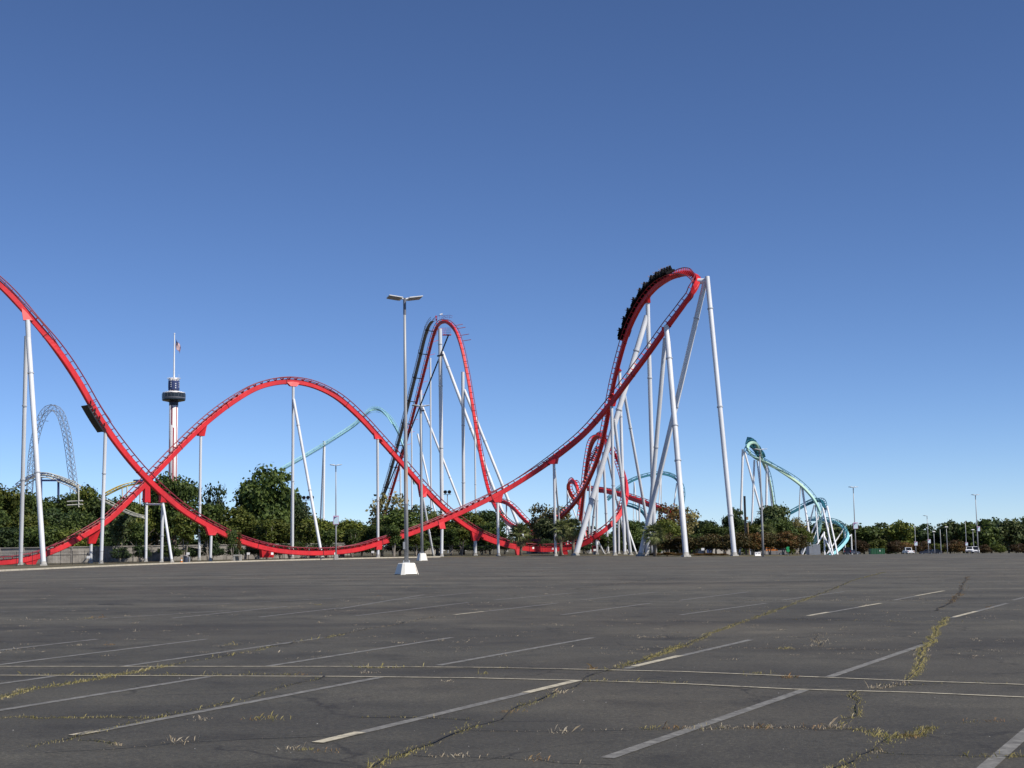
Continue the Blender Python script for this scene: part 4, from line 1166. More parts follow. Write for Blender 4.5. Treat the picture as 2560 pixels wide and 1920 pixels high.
# palms --------------------------------------------------------------------------
def frond_mesh(name):
    m = MB()
    n = 15
    m.path([(0, 0, 0), (.28, 0, .05), (.5, 0, .04)], [.016, .012, .008], 4)
    for k in range(n):
        a = (k / (n - 1) - .5) * 2 * 1.55
        l = .62 - .12 * abs(a)
        d = Vector((math.cos(a), math.sin(a), 0)); s = Vector((-d.y, d.x, 0)) * .030
        b = Vector((.45, 0, .04))
        z1, z2 = Vector((0, 0, .03)), Vector((0, 0, -.16 - .05 * abs(a)))
        m.add([b, b + d * l * .5 + s + z1 * .4, b + d * l + z2, b + d * l * .5 - s + z1 * 1.6], [(0, 1, 2, 3)])
    return m.mesh(name)
FR = frond_mesh('frond'); FR.materials.append(MT['frond'])
def palm(px, top, wpx, D, label, tilt=0):
    b = GX(px, D)
    h = P(px, top, D).z - b.z
    rad = wpx * 1.2 * D / F / 2
    hh = h - rad * .8
    t = thing('palm_tree', label, 'palm tree', b)
    m = MB().path([Vector((0, 0, -.1)), Vector((.05, 0, hh * .4)), Vector((0.02, .03, hh * .8)), Vector((0, 0, hh + .1))], [.30, .24, .24, .26], 9)
    for k in range(int(hh / .22)):
        m.tube((.03, 0, .1 + k * .22), (.03, 0, .1 + k * .22 + .12), .265, .235, 9, caps=False)
    link('trunk', m.mesh('trunk'), MT['palmbark'], t, world_of(t))
    r = random.Random(px)
    for k in range(46):
        dry = k >= 38
        el = R(-55 - 25 * r.random()) if dry else R(78 - 118 * (k / 38) + r.uniform(-8, 8))
        az = k * 2.399 + r.uniform(-.2, .2)
        o = bpy.data.objects.new('frond', FR); C.objects.link(o); o.parent = t
        o.location = (0, 0, hh - (.15 if dry else 0))
        o.rotation_euler = (r.uniform(-.3, .3), -el, az)
        s_ = rad * r.uniform(.86, 1.08) * (.8 if dry else 1)
        o.scale = (s_, s_, s_)
        if dry:
            o.material_slots[0].link = 'OBJECT'; o.material_slots[0].material = MT['frond_dry']
    return t
palm(1302, 1308, 62, 240.5, 'single fan palm beneath the first drop')
palm(1402, 1300, 54, 238, 'left one of the paired fan palms beside a white column')
palm(1433, 1296, 56, 239, 'right one of the paired fan palms, next to the thick slanting column')
palm(1637, 1310, 58, 217, 'fan palm in front of the thick white columns on the right')
palm(1918, 1312, 54, 232, 'yellowish fan palm in the hedge beside the right lamp post')
palm(1812, 1340, 34, 224, 'small fan palm at the foot of the tallest white column')

# ------------------------------------------------------------------ lamp posts
def plate(mb, c, sx, sy, t, tilt, rz=0, mi=0):
    fr = Matrix.Translation(c) @ Matrix.Rotation(rz, 4, 'Z') @ Matrix.Rotation(tilt, 4, 'Y')
    vs = [fr @ Vector((x * sx / 2, y * sy / 2, z * t / 2)) for z in (-1, 1) for x, y in ((-1, -1), (1, -1), (1, 1), (-1, 1))]
    return mb.add(vs, [(3, 2, 1, 0), (4, 5, 6, 7), (0, 1, 5, 4), (1, 2, 6, 5), (2, 3, 7, 6), (3, 0, 4, 7)], False, mi)

def lamp_post(px, D, top, label, base=True, wpx=None, heads=2, span=1.95, banner=None, rust=False, small=False, base_h=1.15, base_py=None, rz=0.25, dome=False):
    b = GX(px, D)
    h = P(px, top, D).z - b.z
    t = thing('lamp_post', label, 'lamp post', b)
    W = Matrix.Translation(b)
    r = (wpx or 9.5) * D / F / 2
    z0 = 0
    if base:
        z0 = base_h
        vs = []
        for z, s, ch in ((-.1, .98, .12), (base_h * .94, .66, .12), (base_h, .60, .12)):
            for x, y in ((-1, -.7), (-.7, -1), (.7, -1), (1, -.7), (1, .7), (.7, 1), (-.7, 1), (-1, .7)):
                vs.append((x * s * .62, y * s * .62, z))
        m = MB().add(vs, [(i * 8 + k, i * 8 + (k + 1) % 8, (i + 1) * 8 + (k + 1) % 8, (i + 1) * 8 + k) for i in range(2) for k in range(8)] + [tuple(range(16, 24)), tuple(range(7, -1, -1))])
        fx = m.out('concrete_base', MT['white_base'], t, W @ Matrix.Rotation(.55, 4, 'Z'))
        MB().path([(.70 * .98 * .62, -.98 * .62, -.02), (.74 * .80 * .62, -.80 * .62 * .985, base_h * .5), (.76 * .66 * .62, -.66 * .62 * .97, base_h * .93)], [.022, .012, .006], 5).out('rust_streak', MT['rust'], fx, W @ Matrix.Rotation(.55, 4, 'Z'))
        MB().lathe([(.60, -.02), (.74, .0), (.66, .05)], 12).out('dirt_skirt', MT['crack'], fx, W)
        m = MB().box((0, 0, z0 + .03), (r * 3.4, r * 3.4, .06))
        for x in (-1, 1):
            for y in (-1, 1):
                m.tube((x * r * 1.35, y * r * 1.35, z0), (x * r * 1.35, y * r * 1.35, z0 + .16), .03, n=6)
        m.out('base_plate', MT['galv'], t, W)
    m = MB()
    m.path([(0, 0, z0), (0, 0, z0 + (h - z0) * .33), (0, 0, z0 + (h - z0) * .66), (0, 0, h)], [r * 1.15, r * 1.0, r * .82, r * .62], 14)
    sh = m.out('shaft', MT['pole'], t, W)
    if rust:
        m = MB().tube((0, 0, z0 + 3.4), (0, 0, z0 + 5.4), r * 1.075, r * 1.03, 14, caps=False); m.out('rust_streak', MT['rust'], sh, W)
        m = MB().box((-r * 1.05, -.05, z0 + 1.0), (.12, .2, .42)); m.out('hand_hole_cover', MT['pole'], sh, W)
    if dome:
        m = MB().box((0, 0, h), (1.0, .7, .18), taper=.6); m.out('lamp_head', MT['lampwhite'], t, W)
    elif heads:
        m = MB().tube((0, 0, h - .9), (0, 0, h + .1), r * .75, r * .75, 10); m.out('pole_cap', MT['catwalk'], t, W)
        for s in ((-1, 1) if heads == 2 else (-1,)):
            cx = s * span * .32
            m = MB()
            plate(m, Vector((cx * math.cos(rz), cx * math.sin(rz), h + .10)), span * .44, span * .62, .05, -s * R(8), rz)
            plate(m, Vector((cx * .72 * math.cos(rz), cx * .72 * math.sin(rz), h + .14)), span * .18, span * .2, .05, -s * R(8), rz)
            hd = m.out('lamp_head', MT['lampwhite'], t, W)
            m = MB(); plate(m, Vector((cx * 1.08 * math.cos(rz), cx * 1.08 * math.sin(rz), h + .065)), span * .36, span * .52, .02, -s * R(8), rz)
            m.out('lens', MT['lens'], hd, W)
            m = MB().tube((0, 0, h + .02), (cx * .55 * math.cos(rz), cx * .55 * math.sin(rz), h + .10), .055, n=6); m.out('arm', MT['lampwhite'], t, W)
    if banner:
        x0, x1, y0, y1 = banner           # photo pixels
        A, B = P(x0, y1, D) - b, P(x1, y0, D) - b
        yy = -r * 1.4 - .03
        w_, hh = B.x - A.x, B.z - A.z
        fm = MB().box(((A.x + B.x) / 2, yy, (A.z + B.z) / 2), (w_, .05, hh)); bo = fm.out('banner', MT['b_pink'], t, W)
        pan = MB(); iw = w_ * .84; ih = hh * .80; cx_ = (A.x + B.x) / 2 + w_ * .02; cz = A.z + hh * .06
        pan.add([(cx_ - iw / 2, yy - .029, cz), (cx_ + iw / 2, yy - .029, cz), (cx_ + iw / 2, yy - .029, cz + ih), (cx_ - iw / 2, yy - .029, cz + ih)], [(0, 1, 2, 3)])
        pan.out('print', MT['b_pale'], bo, W, fix=False)
        n = 10
        arc = [(cx_ - iw / 2 + iw * (1 - math.cos(k / n * 1.571)), yy - .033, cz + ih * (.38 + .62 * math.sin(k / n * 1.571))) for k in range(n + 1)]
        pa = MB(); pa.add([(cx_ - iw / 2, yy - .033, cz + ih)] + arc, [tuple(range(n + 1, -1, -1))]); pa.out('print', MT['b_navy'], bo, W, fix=False)
    return t
MT['b_pink'] = mat('banner_pink', (0.62, 0.42, 0.58), 0.6, var=.05, scale=3)
MT['b_pale'] = mat('banner_pale', (0.60, 0.78, 0.86), 0.6, var=.1, scale=2)
MT['b_navy'] = mat('banner_navy', (0.06, 0.07, 0.22), 0.6, var=.1, scale=2)
def dist(px, py):
    return G(px, py).y
D1_, D2_ = dist(1016, 1437), dist(1055, 1402)
lamp_post(1016, D1_, 749, 'tall grey twin-head lamp post on a white concrete base, nearest of all', wpx=9.8, rust=True, base_h=(1437 - 1408) * D1_ / F, span=84 * D1_ / F / 1.06)
lamp_post(1055, D2_, 1016, 'grey twin-head lamp post on a white concrete base, second nearest', wpx=6.6, base_h=(1402 - 1384) * D2_ / F, span=42 * D2_ / F / 1.06)
lamp_post(840, 205, 1164, 'slim twin-head lamp post with blue and pink banner left of the nearest lamp post', wpx=3.6, base=False, span=26 * 211 / F, banner=(833.5, 847.5, 1289, 1311))
lamp_post(1908, 198, 1125, 'grey twin-head lamp post in front of the broad evergreen on the right', wpx=5, base=False, span=30 * 204 / F)
lamp_post(2140, 228, 1219, 'twin-head lamp post with pale banner right of the teal helix', wpx=2.8, base=False, span=20 * 228 / F, banner=(2133, 2144, 1306, 1322))
lamp_post(2322, 420, 1290, 'slim lamp post with white banner, tallest behind the white pickup', wpx=2.0, base=False, heads=1, span=2.0, banner=(2319, 2326, 1348, 1358))
lamp_post(2290, 330, 1312, 'slim post with white banner right of the white pickup', wpx=2.0, base=False, heads=0, banner=(2285.5, 2293, 1354, 1364))
lamp_post(2337, 420, 1329, 'short lamp post left of the plain post on the far right', wpx=1.9, base=False, dome=True)
lamp_post(2353, 300, 1323, 'plain headless grey post between two short lamp posts', wpx=2.2, base=False, heads=0)
lamp_post(2369, 420, 1317, 'short lamp post with a flat head and a white camera box below', wpx=1.9, base=False, dome=True)
lamp_post(2417, 420, 1302, 'slim post with dark banner above the white van', wpx=2.0, base=False, heads=0, banner=(2413, 2419, 1356, 1364))
lamp_post(2435, 420, 1324, 'short flat-headed lamp post behind the white vehicles', wpx=1.9, base=False, dome=True)
lamp_post(2446, 300, 1238, 'tall twin-head lamp post beside the white vehicles on the far right', wpx=2.6, base=False, span=17 * 300 / F, banner=(2443, 2449, 1316, 1328))
# floodlights behind the rides
def floods(px, top, D, n, label):
    b = GX(px, D); h = P(px, top, D).z - b.z
    t = thing('floodlight_mast', label, 'floodlight', b); W = Matrix.Translation(b)
    MB().tube((0, 0, 0), (0, 0, h), .16, .10, 8).out('shaft', MT['pole'], t, W)
    MB().tube((-n * .45, 0, h), (n * .45, 0, h), .07, n=6).out('cross_bar', MT['pole'], t, W)
    for k in range(n):
        x = (k - (n - 1) / 2) * .95
        MB().lathe([(.12, -.25), (.38, .0), (.45, .3), (.40, .34)], 10).out('floodlight', MT['blackplastic'], t, W @ Matrix.Translation((x, 0, h + .45)) @ Matrix.Rotation(R(65), 4, 'X'))
floods(765, 1250, 330, 4, 'mast with a row of round floodlights right of the big round tree')
floods(1120, 1236, 330, 2, 'thin mast with two dark floodlights behind the middle track crossing')

# ------------------------------------------------------------------ observation tower
D = 660
b = GX(430, D)
TW = thing('observation_tower', 'white observation tower with red stripes, dark round cabin and navy drum on top', 'tower', b); W = Matrix.Translation(b)
zz = lambda py: P(430, py, D).z - b.z
xo = lambda px: (px - 430.5) * D / F
R0 = 2.0
tw = MB(); tw.lathe([(R0, 0), (R0, zz(945))], 24); tw.sm = [True] * len(tw.sm)
shaft = tw.out('shaft', MT['tower_white'], TW, W)
def stripe(pts, a_w, rr=1.015):
    m = MB(); vs = []
    for ang, z in pts:
        for s in (-1, 1):
            for r_k in (R0 * .98, R0 * rr):
                vs.append((math.sin(ang + s * a_w) * r_k, -math.cos(ang + s * a_w) * r_k, z))
    m.add(vs, [(i * 4 + a_, i * 4 + b_, (i + 1) * 4 + b_, (i + 1) * 4 + a_) for i in range(len(pts) - 1) for a_, b_ in ((0, 1), (1, 3), (3, 2), (2, 0))])
    m.out('red_stripe', MT['tower_red'], shaft, W)
z1, z2 = zz(1062), zz(1071)
stripe([(-.15, zz(1015)), (-.15, z1), (.25, z2), (.25, 0)], .14)
stripe([(.95, zz(1015)), (.95, z1), (1.1, z2), (1.1, 0)], .12)
stripe([(-1.1, z1 - 3), (-.75, z2 - 6), (-.75, 0)], .10)
stripe([(2.6, zz(1015)), (2.6, 0)], .2); stripe([(3.9, zz(1015)), (3.9, 0)], .2)
stripe([(0, zz(975)), (0, zz(982))], .14); 
MB().lathe([(R0 * 1.06, zz(1014)), (R0 * 1.06, zz(1006)), (R0 * 1.6, zz(1003))], 24).out('collar', MT['navybrace'], TW, W)
rc = 29 * D / F
cab = MB().lathe([(R0 * 1.7, zz(1004)), (rc * .95, zz(1002)), (rc, zz(1000)), (rc, zz(985)), (rc * .97, zz(984)), (rc * .2, zz(983.5))], 32).out('cabin', MT['cabin'], TW, W)
MB().lathe([(rc * 1.005, zz(996.5)), (rc * 1.012, zz(996)), (rc * 1.012, zz(995)), (rc * 1.005, zz(994.5))], 32).out('cabin_band', MT['catwalk'], cab, W)
for k in range(20):
    a = 2 * math.pi * k / 20
    MB().box((math.sin(a) * rc * 1.003, -math.cos(a) * rc * 1.003, (zz(985.5) + zz(993)) / 2), (.09, .09, zz(985.5) - zz(993)), a).out('window_post', MT['catwalk'], cab, W)
for rr, zc in ((rc * .93, 982.5), (rc * .72, 981.0), (rc * .5, 979.5)):
    m = MB(); n = 28
    m.path([(math.cos(2 * math.pi * k / n) * rr, math.sin(2 * math.pi * k / n) * rr, zz(zc) + .12 * math.sin(k * 1.9)) for k in range(n + 1)], .20, 6)
    m.out('roof_ring', MT['tower_white'], cab, W)
MB().lathe([(R0 * 1.35, zz(984)), (R0 * 1.05, zz(978))], 20).out('roof_cone', MT['tower_white'], cab, W)
rd_ = 14 * D / F
dr = MB().lathe([(rd_ * .9, zz(976)), (rd_, zz(975)), (rd_, zz(953.5)), (rd_ * .97, zz(952.5))], 16).out('drum', MT['navy'], TW, W)
for a0, zs in ((-.28, (957.5, 962.5, 967.5)), (.55, (960.5, 965.5, 970.5)), (-1.2, (958, 963, 968)), (1.35, (958, 963, 968))):
    for z_ in zs:
        m = MB(); cvec = Vector((math.sin(a0) * rd_ * 1.0, -math.cos(a0) * rd_ * 1.0, zz(z_))); dn = Vector((math.sin(a0), -math.cos(a0), 0))
        pts = []
        for k in range(10):
            rr = .33 if k % 2 == 0 else .19
            a = k * math.pi / 5
            pts.append(cvec + Vector((dn.y, -dn.x, 0)) * rr * math.sin(a) + Vector((0, 0, 1)) * rr * math.cos(a))
        m.prism(pts, dn * .05); m.out('star', MT['white'], dr, W)
m = MB()
for k in range(14):
    a = 2 * math.pi * k / 14
    x, y = math.sin(a) * rd_ * .95, -math.cos(a) * rd_ * .95
    m.tube((x, y, zz(953)), (x, y, zz(947.5)), .08, n=5)
for z_ in (947.8, 950):
    m.path([(math.sin(2 * math.pi * k / 16) * rd_ * .95, -math.cos(2 * math.pi * k / 16) * rd_ * .95, zz(z_)) for k in range(17)], .07, 5)
m.out('roof_railing', MT['flange'], TW, W)
MB().lathe([(rd_ * .7, zz(953)), (rd_ * .35, zz(948)), (.35, zz(944))], 14).out('roof_cap', MT['flange'], TW, W)
for k in range(8):
    a = 2 * math.pi * k / 8 + .2
    MB().lathe([(.1, -.2), (.3, 0), (.32, .25)], 8).out('floodlight', MT['flange'], TW, W @ Matrix.Translation((math.sin(a) * rd_ * 1.05, -math.cos(a) * rd_ * 1.05, zz(946.5))) @ Matrix.Rotation(.8, 4, 'X'))
m = MB().tube((0, 0, zz(950)), (0, 0, zz(836)), .42, .24, 10).tube((xo(443.5), -.5, zz(948)), (xo(443.5), -.5, zz(936)), .05, n=5); m.lathe([(.05, 0), (.35, .2), (.35, .5), (.05, .7)], 8, (0, 0, zz(836)))
m.out('flagpole', MT['white'], TW, W)
# flag
fl = []
NU, NV = 13, 14
for v in range(NV):
    for u in range(NU):
        s, tt = u / (NU - 1), v / (NV - 1)
        x = xo(433.5) + s * 2.3 + .15 * math.sin(tt * 5)
        z = zz(846) - tt * 3.6 - s * 3.9 - .4 * math.sin(s * 6)
        fl.append(P(430, 900, D) * 0 + b + Vector((x, .45 * math.sin(s * 9 + tt * 2), z)))
m = MB()
for v in range(NV - 1):
    for u in range(NU - 1):
        canton = u < 5 and v < 7
        m.add([fl[v * NU + u], fl[v * NU + u + 1], fl[(v + 1) * NU + u + 1], fl[(v + 1) * NU + u]], [(0, 1, 2, 3)], False, 2 if canton else v % 2)
m.out('flag', [MT['tower_red'], MT['white'], MT['navy']], None, fix=False)
tag(bpy.data.objects['flag'], 'striped flag hanging limp from the mast of the observation tower', 'flag')

# ------------------------------------------------------------------ teal coaster far behind
TC = thing('teal_coaster', 'distant teal and lime steel roller coaster with white supports behind the red one', 'roller coaster', GX(1990, 600))
TL = Run([(640, 1212, 960), (705, 1174, 970), (780, 1131, 985), (840, 1094, 995), (890, 1060, 1005), (912, 1038, 1008), (930, 1025, 1010), (950, 1026, 1010), (970, 1042, 1008), (985, 1063, 1005), (998, 1088, 1002), (1012, 1130, 995), (1022, 1170, 990), (1036, 1210, 985)], 2.0)
track(TL, TC, MT['teal_hazed'], MT['teal_hazed'], w=.5, d=.6, gauge=1.0, top=1.5, rr=.2, tie=6, joint=0)
cw = TL.sweep([(1.8, .6), (3.2, .6), (3.2, .8), (1.8, .8)], 0, int(TL.n * .72)).out('catwalk', MT['teal_hazed'], TC)
for s_, u2 in ((3.2, 2.2), (-2.2, -1.4)):
    TL.sweep(circle((s_, u2), .14, 5), 0, int(TL.n * .72)).out('handrail', MT['teal_hazed'], cw)
def wcol(a, b_, wpx, mt='white'):
    if 560 < a[2] < 650:
        a = (a[0], a[1], a[2] * .76); b_ = tuple(b_[:-1]) + (b_[-1] * .76,)
    A = P(*a); B = GX(*b_) if len(b_) == 2 else P(*b_)
    r = wpx * a[2] / F / 2
    MB().tube(A, B, r, r, 10).out('support_column', MT[mt], TC)
wcol((811, 1104, 990), (808, 990), 5.5); wcol((809.5, 1110, 992), (798, 992), 4); MB().tube(P(811, 1103, 990), P(810, 1112, 990), 1.1, .8, 10).out('column_cap', MT['white'], TC)
TM = Run([(1520, 1250, 700), (1545, 1226, 702), (1560, 1214, 704), (1585, 1200, 706), (1615, 1190, 708), (1645, 1185, 710), (1668, 1187, 712), (1688, 1196, 714), (1702, 1215, 712), (1708, 1240, 706), (1706, 1270, 700)], 1.5)
track(TM, TC, MT['teal'], MT['teal'], w=.45, d=.5, gauge=.9, top=1.2, rr=.18, tie=3, joint=0)
for a, b_, w_ in (((1585, 1205, 706), (1582, 706), 2.2), ((1586, 1205, 706), (1600, 700), 3), ((1652, 1190, 711), (1640, 705), 3.4), ((1653, 1190, 711), (1654, 718), 2.4), ((1692, 1208, 713), (1668, 705), 3.4)):
    wcol(a, b_, w_)
TN = Run([(1560, 1262, 660), (1577, 1266, 658), (1595, 1273, 656), (1608, 1283, 654), (1617, 1300, 652), (1622, 1325, 650)], 1.5)
track(TN, TC, MT['teal'], MT['teal'], w=.45, d=.5, gauge=.9, top=1.2, rr=.18, tie=3, joint=0)
TR = Run([(1938, 1300, 640), (1931, 1245, 634), (1922, 1195, 628, 0), (1910, 1160, 622, 10), (1902, 1138, 616, 30), (1896, 1120, 610, 55), (1890, 1109, 605, 70), (1882, 1106, 601, 75), (1873, 1110, 598, 75), (1869, 1120, 595, 70), (1874, 1132, 592, 60), (1886, 1143, 590, 45), (1904, 1152, 588, 25), (1930, 1165, 586, 0), (1962, 1184, 584, -20), (1994, 1206, 582, -45), (2016, 1226, 580, -62), (2034, 1248, 578, -75), (2046, 1272, 577, -82), (2051, 1298, 577, -80), (2049, 1322, 578, -70), (2041, 1346, 580, -55), (2030, 1366, 582, -40), (2016, 1382, 586, -25)], 1.0, .76)
track(TR, TC, MT['lime'], MT['teal'], w=.34, d=.42, gauge=.70, top=.85, rr=.10, tie=2.0, joint=0, m_tie=MT['teal'])
TH = Run([(1975, 1284, 640), (1990, 1276, 640), (2012, 1264, 640), (2032, 1255, 638), (2048, 1252, 634), (2058, 1258, 628), (2062, 1272, 622)], 1.0, .76)
track(TH, TC, MT['teal'], MT['teal'], w=.40, d=.45, gauge=.78, top=.95, rr=.12, tie=2.0, joint=0)
TX = Run([(2018, 1300, 610), (2045, 1299, 606), (2068, 1301, 602), (2090, 1307, 598, 10), (2106, 1316, 593, 25), (2117, 1330, 588, 40), (2119, 1344, 583, 45), (2112, 1357, 579, 40), (2100, 1370, 576, 35), (2084, 1384, 573, 25), (2070, 1392, 570, 20)], 1.0, .76)
track(TX, TC, MT['skyblue'], MT['teal'], w=.40, d=.46, gauge=.70, top=.85, rr=.10, tie=2.0, joint=0, m_tie=MT['teal'])
for a, b_, w_ in (((1857, 1123, 597), (1849, 597), 6), ((1861, 1128, 597), (1934, 597), 5.2), ((1886, 1150, 590), (1876, 590), 5.2), ((1893, 1152, 590), (1922, 585), 4.5), ((1917, 1162, 587), (1914, 587), 6), ((1919, 1168, 587), (1944, 592), 4.2), ((2004, 1210, 582), (2031, 575), 5.6), ((2001, 1216, 583), (1992, 590), 3),
                  ((2036, 1262, 577), (2000, 585), 3.4), ((2038, 1262, 578), (2048, 572), 3), ((2057, 1270, 577), (2084, 570), 4.4), ((2053, 1278, 577), (2003, 576), 4), ((2068, 1266, 600), (2095, 566), 4.0), ((2068, 1268, 600), (2012, 590), 3.4), ((2060, 1330, 577), (2062, 572), 4), ((2060, 1338, 577), (2082, 566), 3.6), ((2060, 1332, 577), (2024, 572), 4), ((2070, 1305, 602), (2074, 600), 3.2),
                  ((2128, 1335, 586), (2130, 586), 3.4), ((2126, 1338, 586), (2114, 1352, 580), 3), ((2112, 1313, 592), (2113, 592), 2.6), ((2110, 1322, 590), (2062, 585), 3)):
    wcol(a, b_, w_)
# train on the teal coaster: rows of seats banked over
tt_ = thing('coaster_train', 'dark blue coaster train hanging over the crest of the distant teal coaster', 'train', P(1896, 1118, 609 * .76))
ia, ib = TR.near_px(1906, 1148), TR.near_px(1886, 1106)
ia, ib = min(ia, ib), max(ia, ib)
for k in range(9):
    i = int(ia + (ib - ia) * k / 8)
    fr = TR.frame(i)
    m = MB().box((0, 0, 1.7), (3.0, 1.5, .5)).box((0, .5, 2.6), (3.2, .25, 1.5), taper=.8).box((-1.0, -.1, 2.1), (.8, .9, .3)).box((1.0, -.1, 2.1), (.8, .9, .3))
    for x in (-1.2, -.4, .4, 1.2):
        m.box((x, .3, 3.1), (.5, .3, .7), taper=.7)
    m.out('train_car', MT['teal'], tt_, fr @ Matrix.Scale(.85, 4))

# ------------------------------------------------------------------ lattice arch, small yellow coaster
D = 420
AR = thing('lattice_arch', 'tall grey steel lattice arch rising over the trees at the far left', 'ride', GX(128, D))
AA = Run([(72, 1300, D + 6), (74, 1230, D + 5), (78, 1165, D + 4), (86, 1105, D + 3), (98, 1060, D + 2), (112, 1030, D + 1), (130, 1018, D), (148, 1030, D - 1), (160, 1060, D - 2), (170, 1105, D - 3), (178, 1165, D - 4), (186, 1230, D - 5), (190, 1300, D - 6)], 1.7)
hw = .82
for a_, u2 in ((-hw, -hw), (hw, -hw), (-hw, hw), (hw, hw)):
    AA.sweep(circle((a_, u2), .075, 5)).out('chord', MT['lattice'], AR)
m = MB()
cr_ = ((-hw, -hw), (hw, -hw), (hw, hw), (-hw, hw))
for i in range(AA.n):
    for k in range(4):
        a_, b_ = cr_[k], cr_[(k + 1) % 4]
        m.tube(AA.at(i, *a_), AA.at(i + 1, *b_), .05, n=4)
        m.tube(AA.at(i, *b_), AA.at(i + 1, *a_), .05, n=4)
tag(m.out('lattice_bracing', MT['lattice'], AR), kind='stuff')
for px, py, dx in ((112, 1052, 9), (158, 1060, -9)):
    MB().tube(P(px, py, D), P(px + dx, py + 1, D - 1), .08, n=5).out('crossarm', MT['lattice'], AR)
D = 330
YC = thing('small_coaster', 'small yellow and white coaster with dark blue supports among the trees at the left', 'roller coaster', GX(150, D))
YR = Run([(45, 1216, D + 4), (60, 1205, D + 3), (80, 1194, D + 2), (100, 1188, D + 1), (118, 1188, D), (140, 1194, D), (165, 1204, D - 1), (185, 1213, D - 2), (202, 1228, D - 3), (214, 1250, D - 4)], .8)
track(YR, YC, MT['cream'], MT['cream'], w=.22, d=.25, gauge=.6, top=.55, rr=.10, tie=1.2, joint=0, box=False, m_tie=MT['bluedark'])
for s_, u2 in ((-.9, -.5), (.9, -.5)):
    YR.sweep(circle((s_, u2), .12, 5)).out('chord', MT['cream'], YC)
m = MB()
for i in range(0, YR.n - 1, 2):
    m.tube(YR.at(i, .9, -.5), YR.at(i + 1, .6, .5), .09, n=4); m.tube(YR.at(i, -.9, -.5), YR.at(i + 1, .9, -.5), .09, n=4)
tag(m.out('bracing', MT['bluedark'], YC), kind='stuff')
for a_, b_, w_ in (((103, 1196, D), (104, 1203, D), 3), ):
    pass
MB().tube(P(102, 1201, D - 1), P(149, 1201, D - 1), .22, n=8).out('cross_beam', MT['bluedark'], YC)
for px in (103, 146, 193):
    A = P(px, 1196 + (18 if px > 180 else 0), D - 1); B = GX(px, D - 1)
    MB().tube(A, B, .26, n=8).out('support_column', MT['bluedark'] if px < 180 else MT['cream'], YC)
YQ = Run([(262, 1240, D), (285, 1228, D), (310, 1217, D), (340, 1210, D + 1), (370, 1208, D + 2), (400, 1214, D + 4)], .8)
track(YQ, YC, MT['yellow'], MT['yellow'], w=.22, d=.25, gauge=.6, top=.55, rr=.12, tie=1.2, joint=0, box=False)
MB().box(tuple(P(348, 1203, D + 1)), (2.4, 1.4, .7)).out('platform', MT['bluedark'], YC)
for px in (306, 318, 350):
    A = P(px, 1216, D); B = GX(px, D); MB().tube(A, B, .18, n=8).out('support_column', MT['cream'], YC)
YW = Run([(160, 1258, 238), (185, 1254, 238), (206, 1256, 238)], .8)
for py0 in (1253, 1262):
    MB().tube(P(168, py0 + 1, AD(168, 226)), P(207, py0 - 1, AD(207, 226)), .12, n=6).out('walkway_rail', MT['cream'], YC)
MB().tube(P(196, 1212, AD(196, 226)), P(197, 1268, AD(197, 226)), .13, n=6).out('walkway_post', MT['cream'], YC)
YS = Run([(250, 1250, 236), (268, 1258, 235), (300, 1275, 233), (330, 1288, 231), (362, 1296, 229)], .8)
track(YS, YC, MT['cream'], MT['cream'], w=.12, d=.12, gauge=.5, top=.35, rr=.09, tie=1.4, joint=0, box=False)

# ------------------------------------------------------------------ red coaster train and its riders
TRN = thing('coaster_train', 'black coaster train full of riders cresting the high red turn', 'train', P(1610, 740, 252))
s0, s1 = PR.near_px(1672, 697), PR.near_px(1565, 842)
s0, s1 = min(s0, s1), max(s0, s1)
carm = MB()
prof = [(-1.45, .98), (-1.4, 1.40), (-.6, 1.62), (.35, 1.52), (1.2, 1.66), (1.45, 1.2), (1.3, .96), (-1.3, .94)]
carm.prism([(0, y, z) for y, z in prof], (1.05, 0, 0))
carm.prism([(0, y * .7, z) for y, z in ((-1, 1.15), (-1, 1.4), (1, 1.4), (1, 1.15))], (1.4, 0, 0))
CARM = carm.mesh('train_car'); CARM.materials.append(MT['blackplastic'])
sm = MB().box((0, .42, 2.10), (.46, .16, 1.0), taper=.85).box((0, .08, 1.72), (.46, .6, .16)).box((0, -.25, 2.0), (.30, .10, .34))
SEATM = sm.mesh('seat'); SEATM.materials.append(MT['blackplastic'])
wm = MB().tube((-.09, 0, 0), (.09, 0, 0), .17, n=10)
WHM = wm.mesh('wheel'); WHM.materials.append(MT['tyre'])
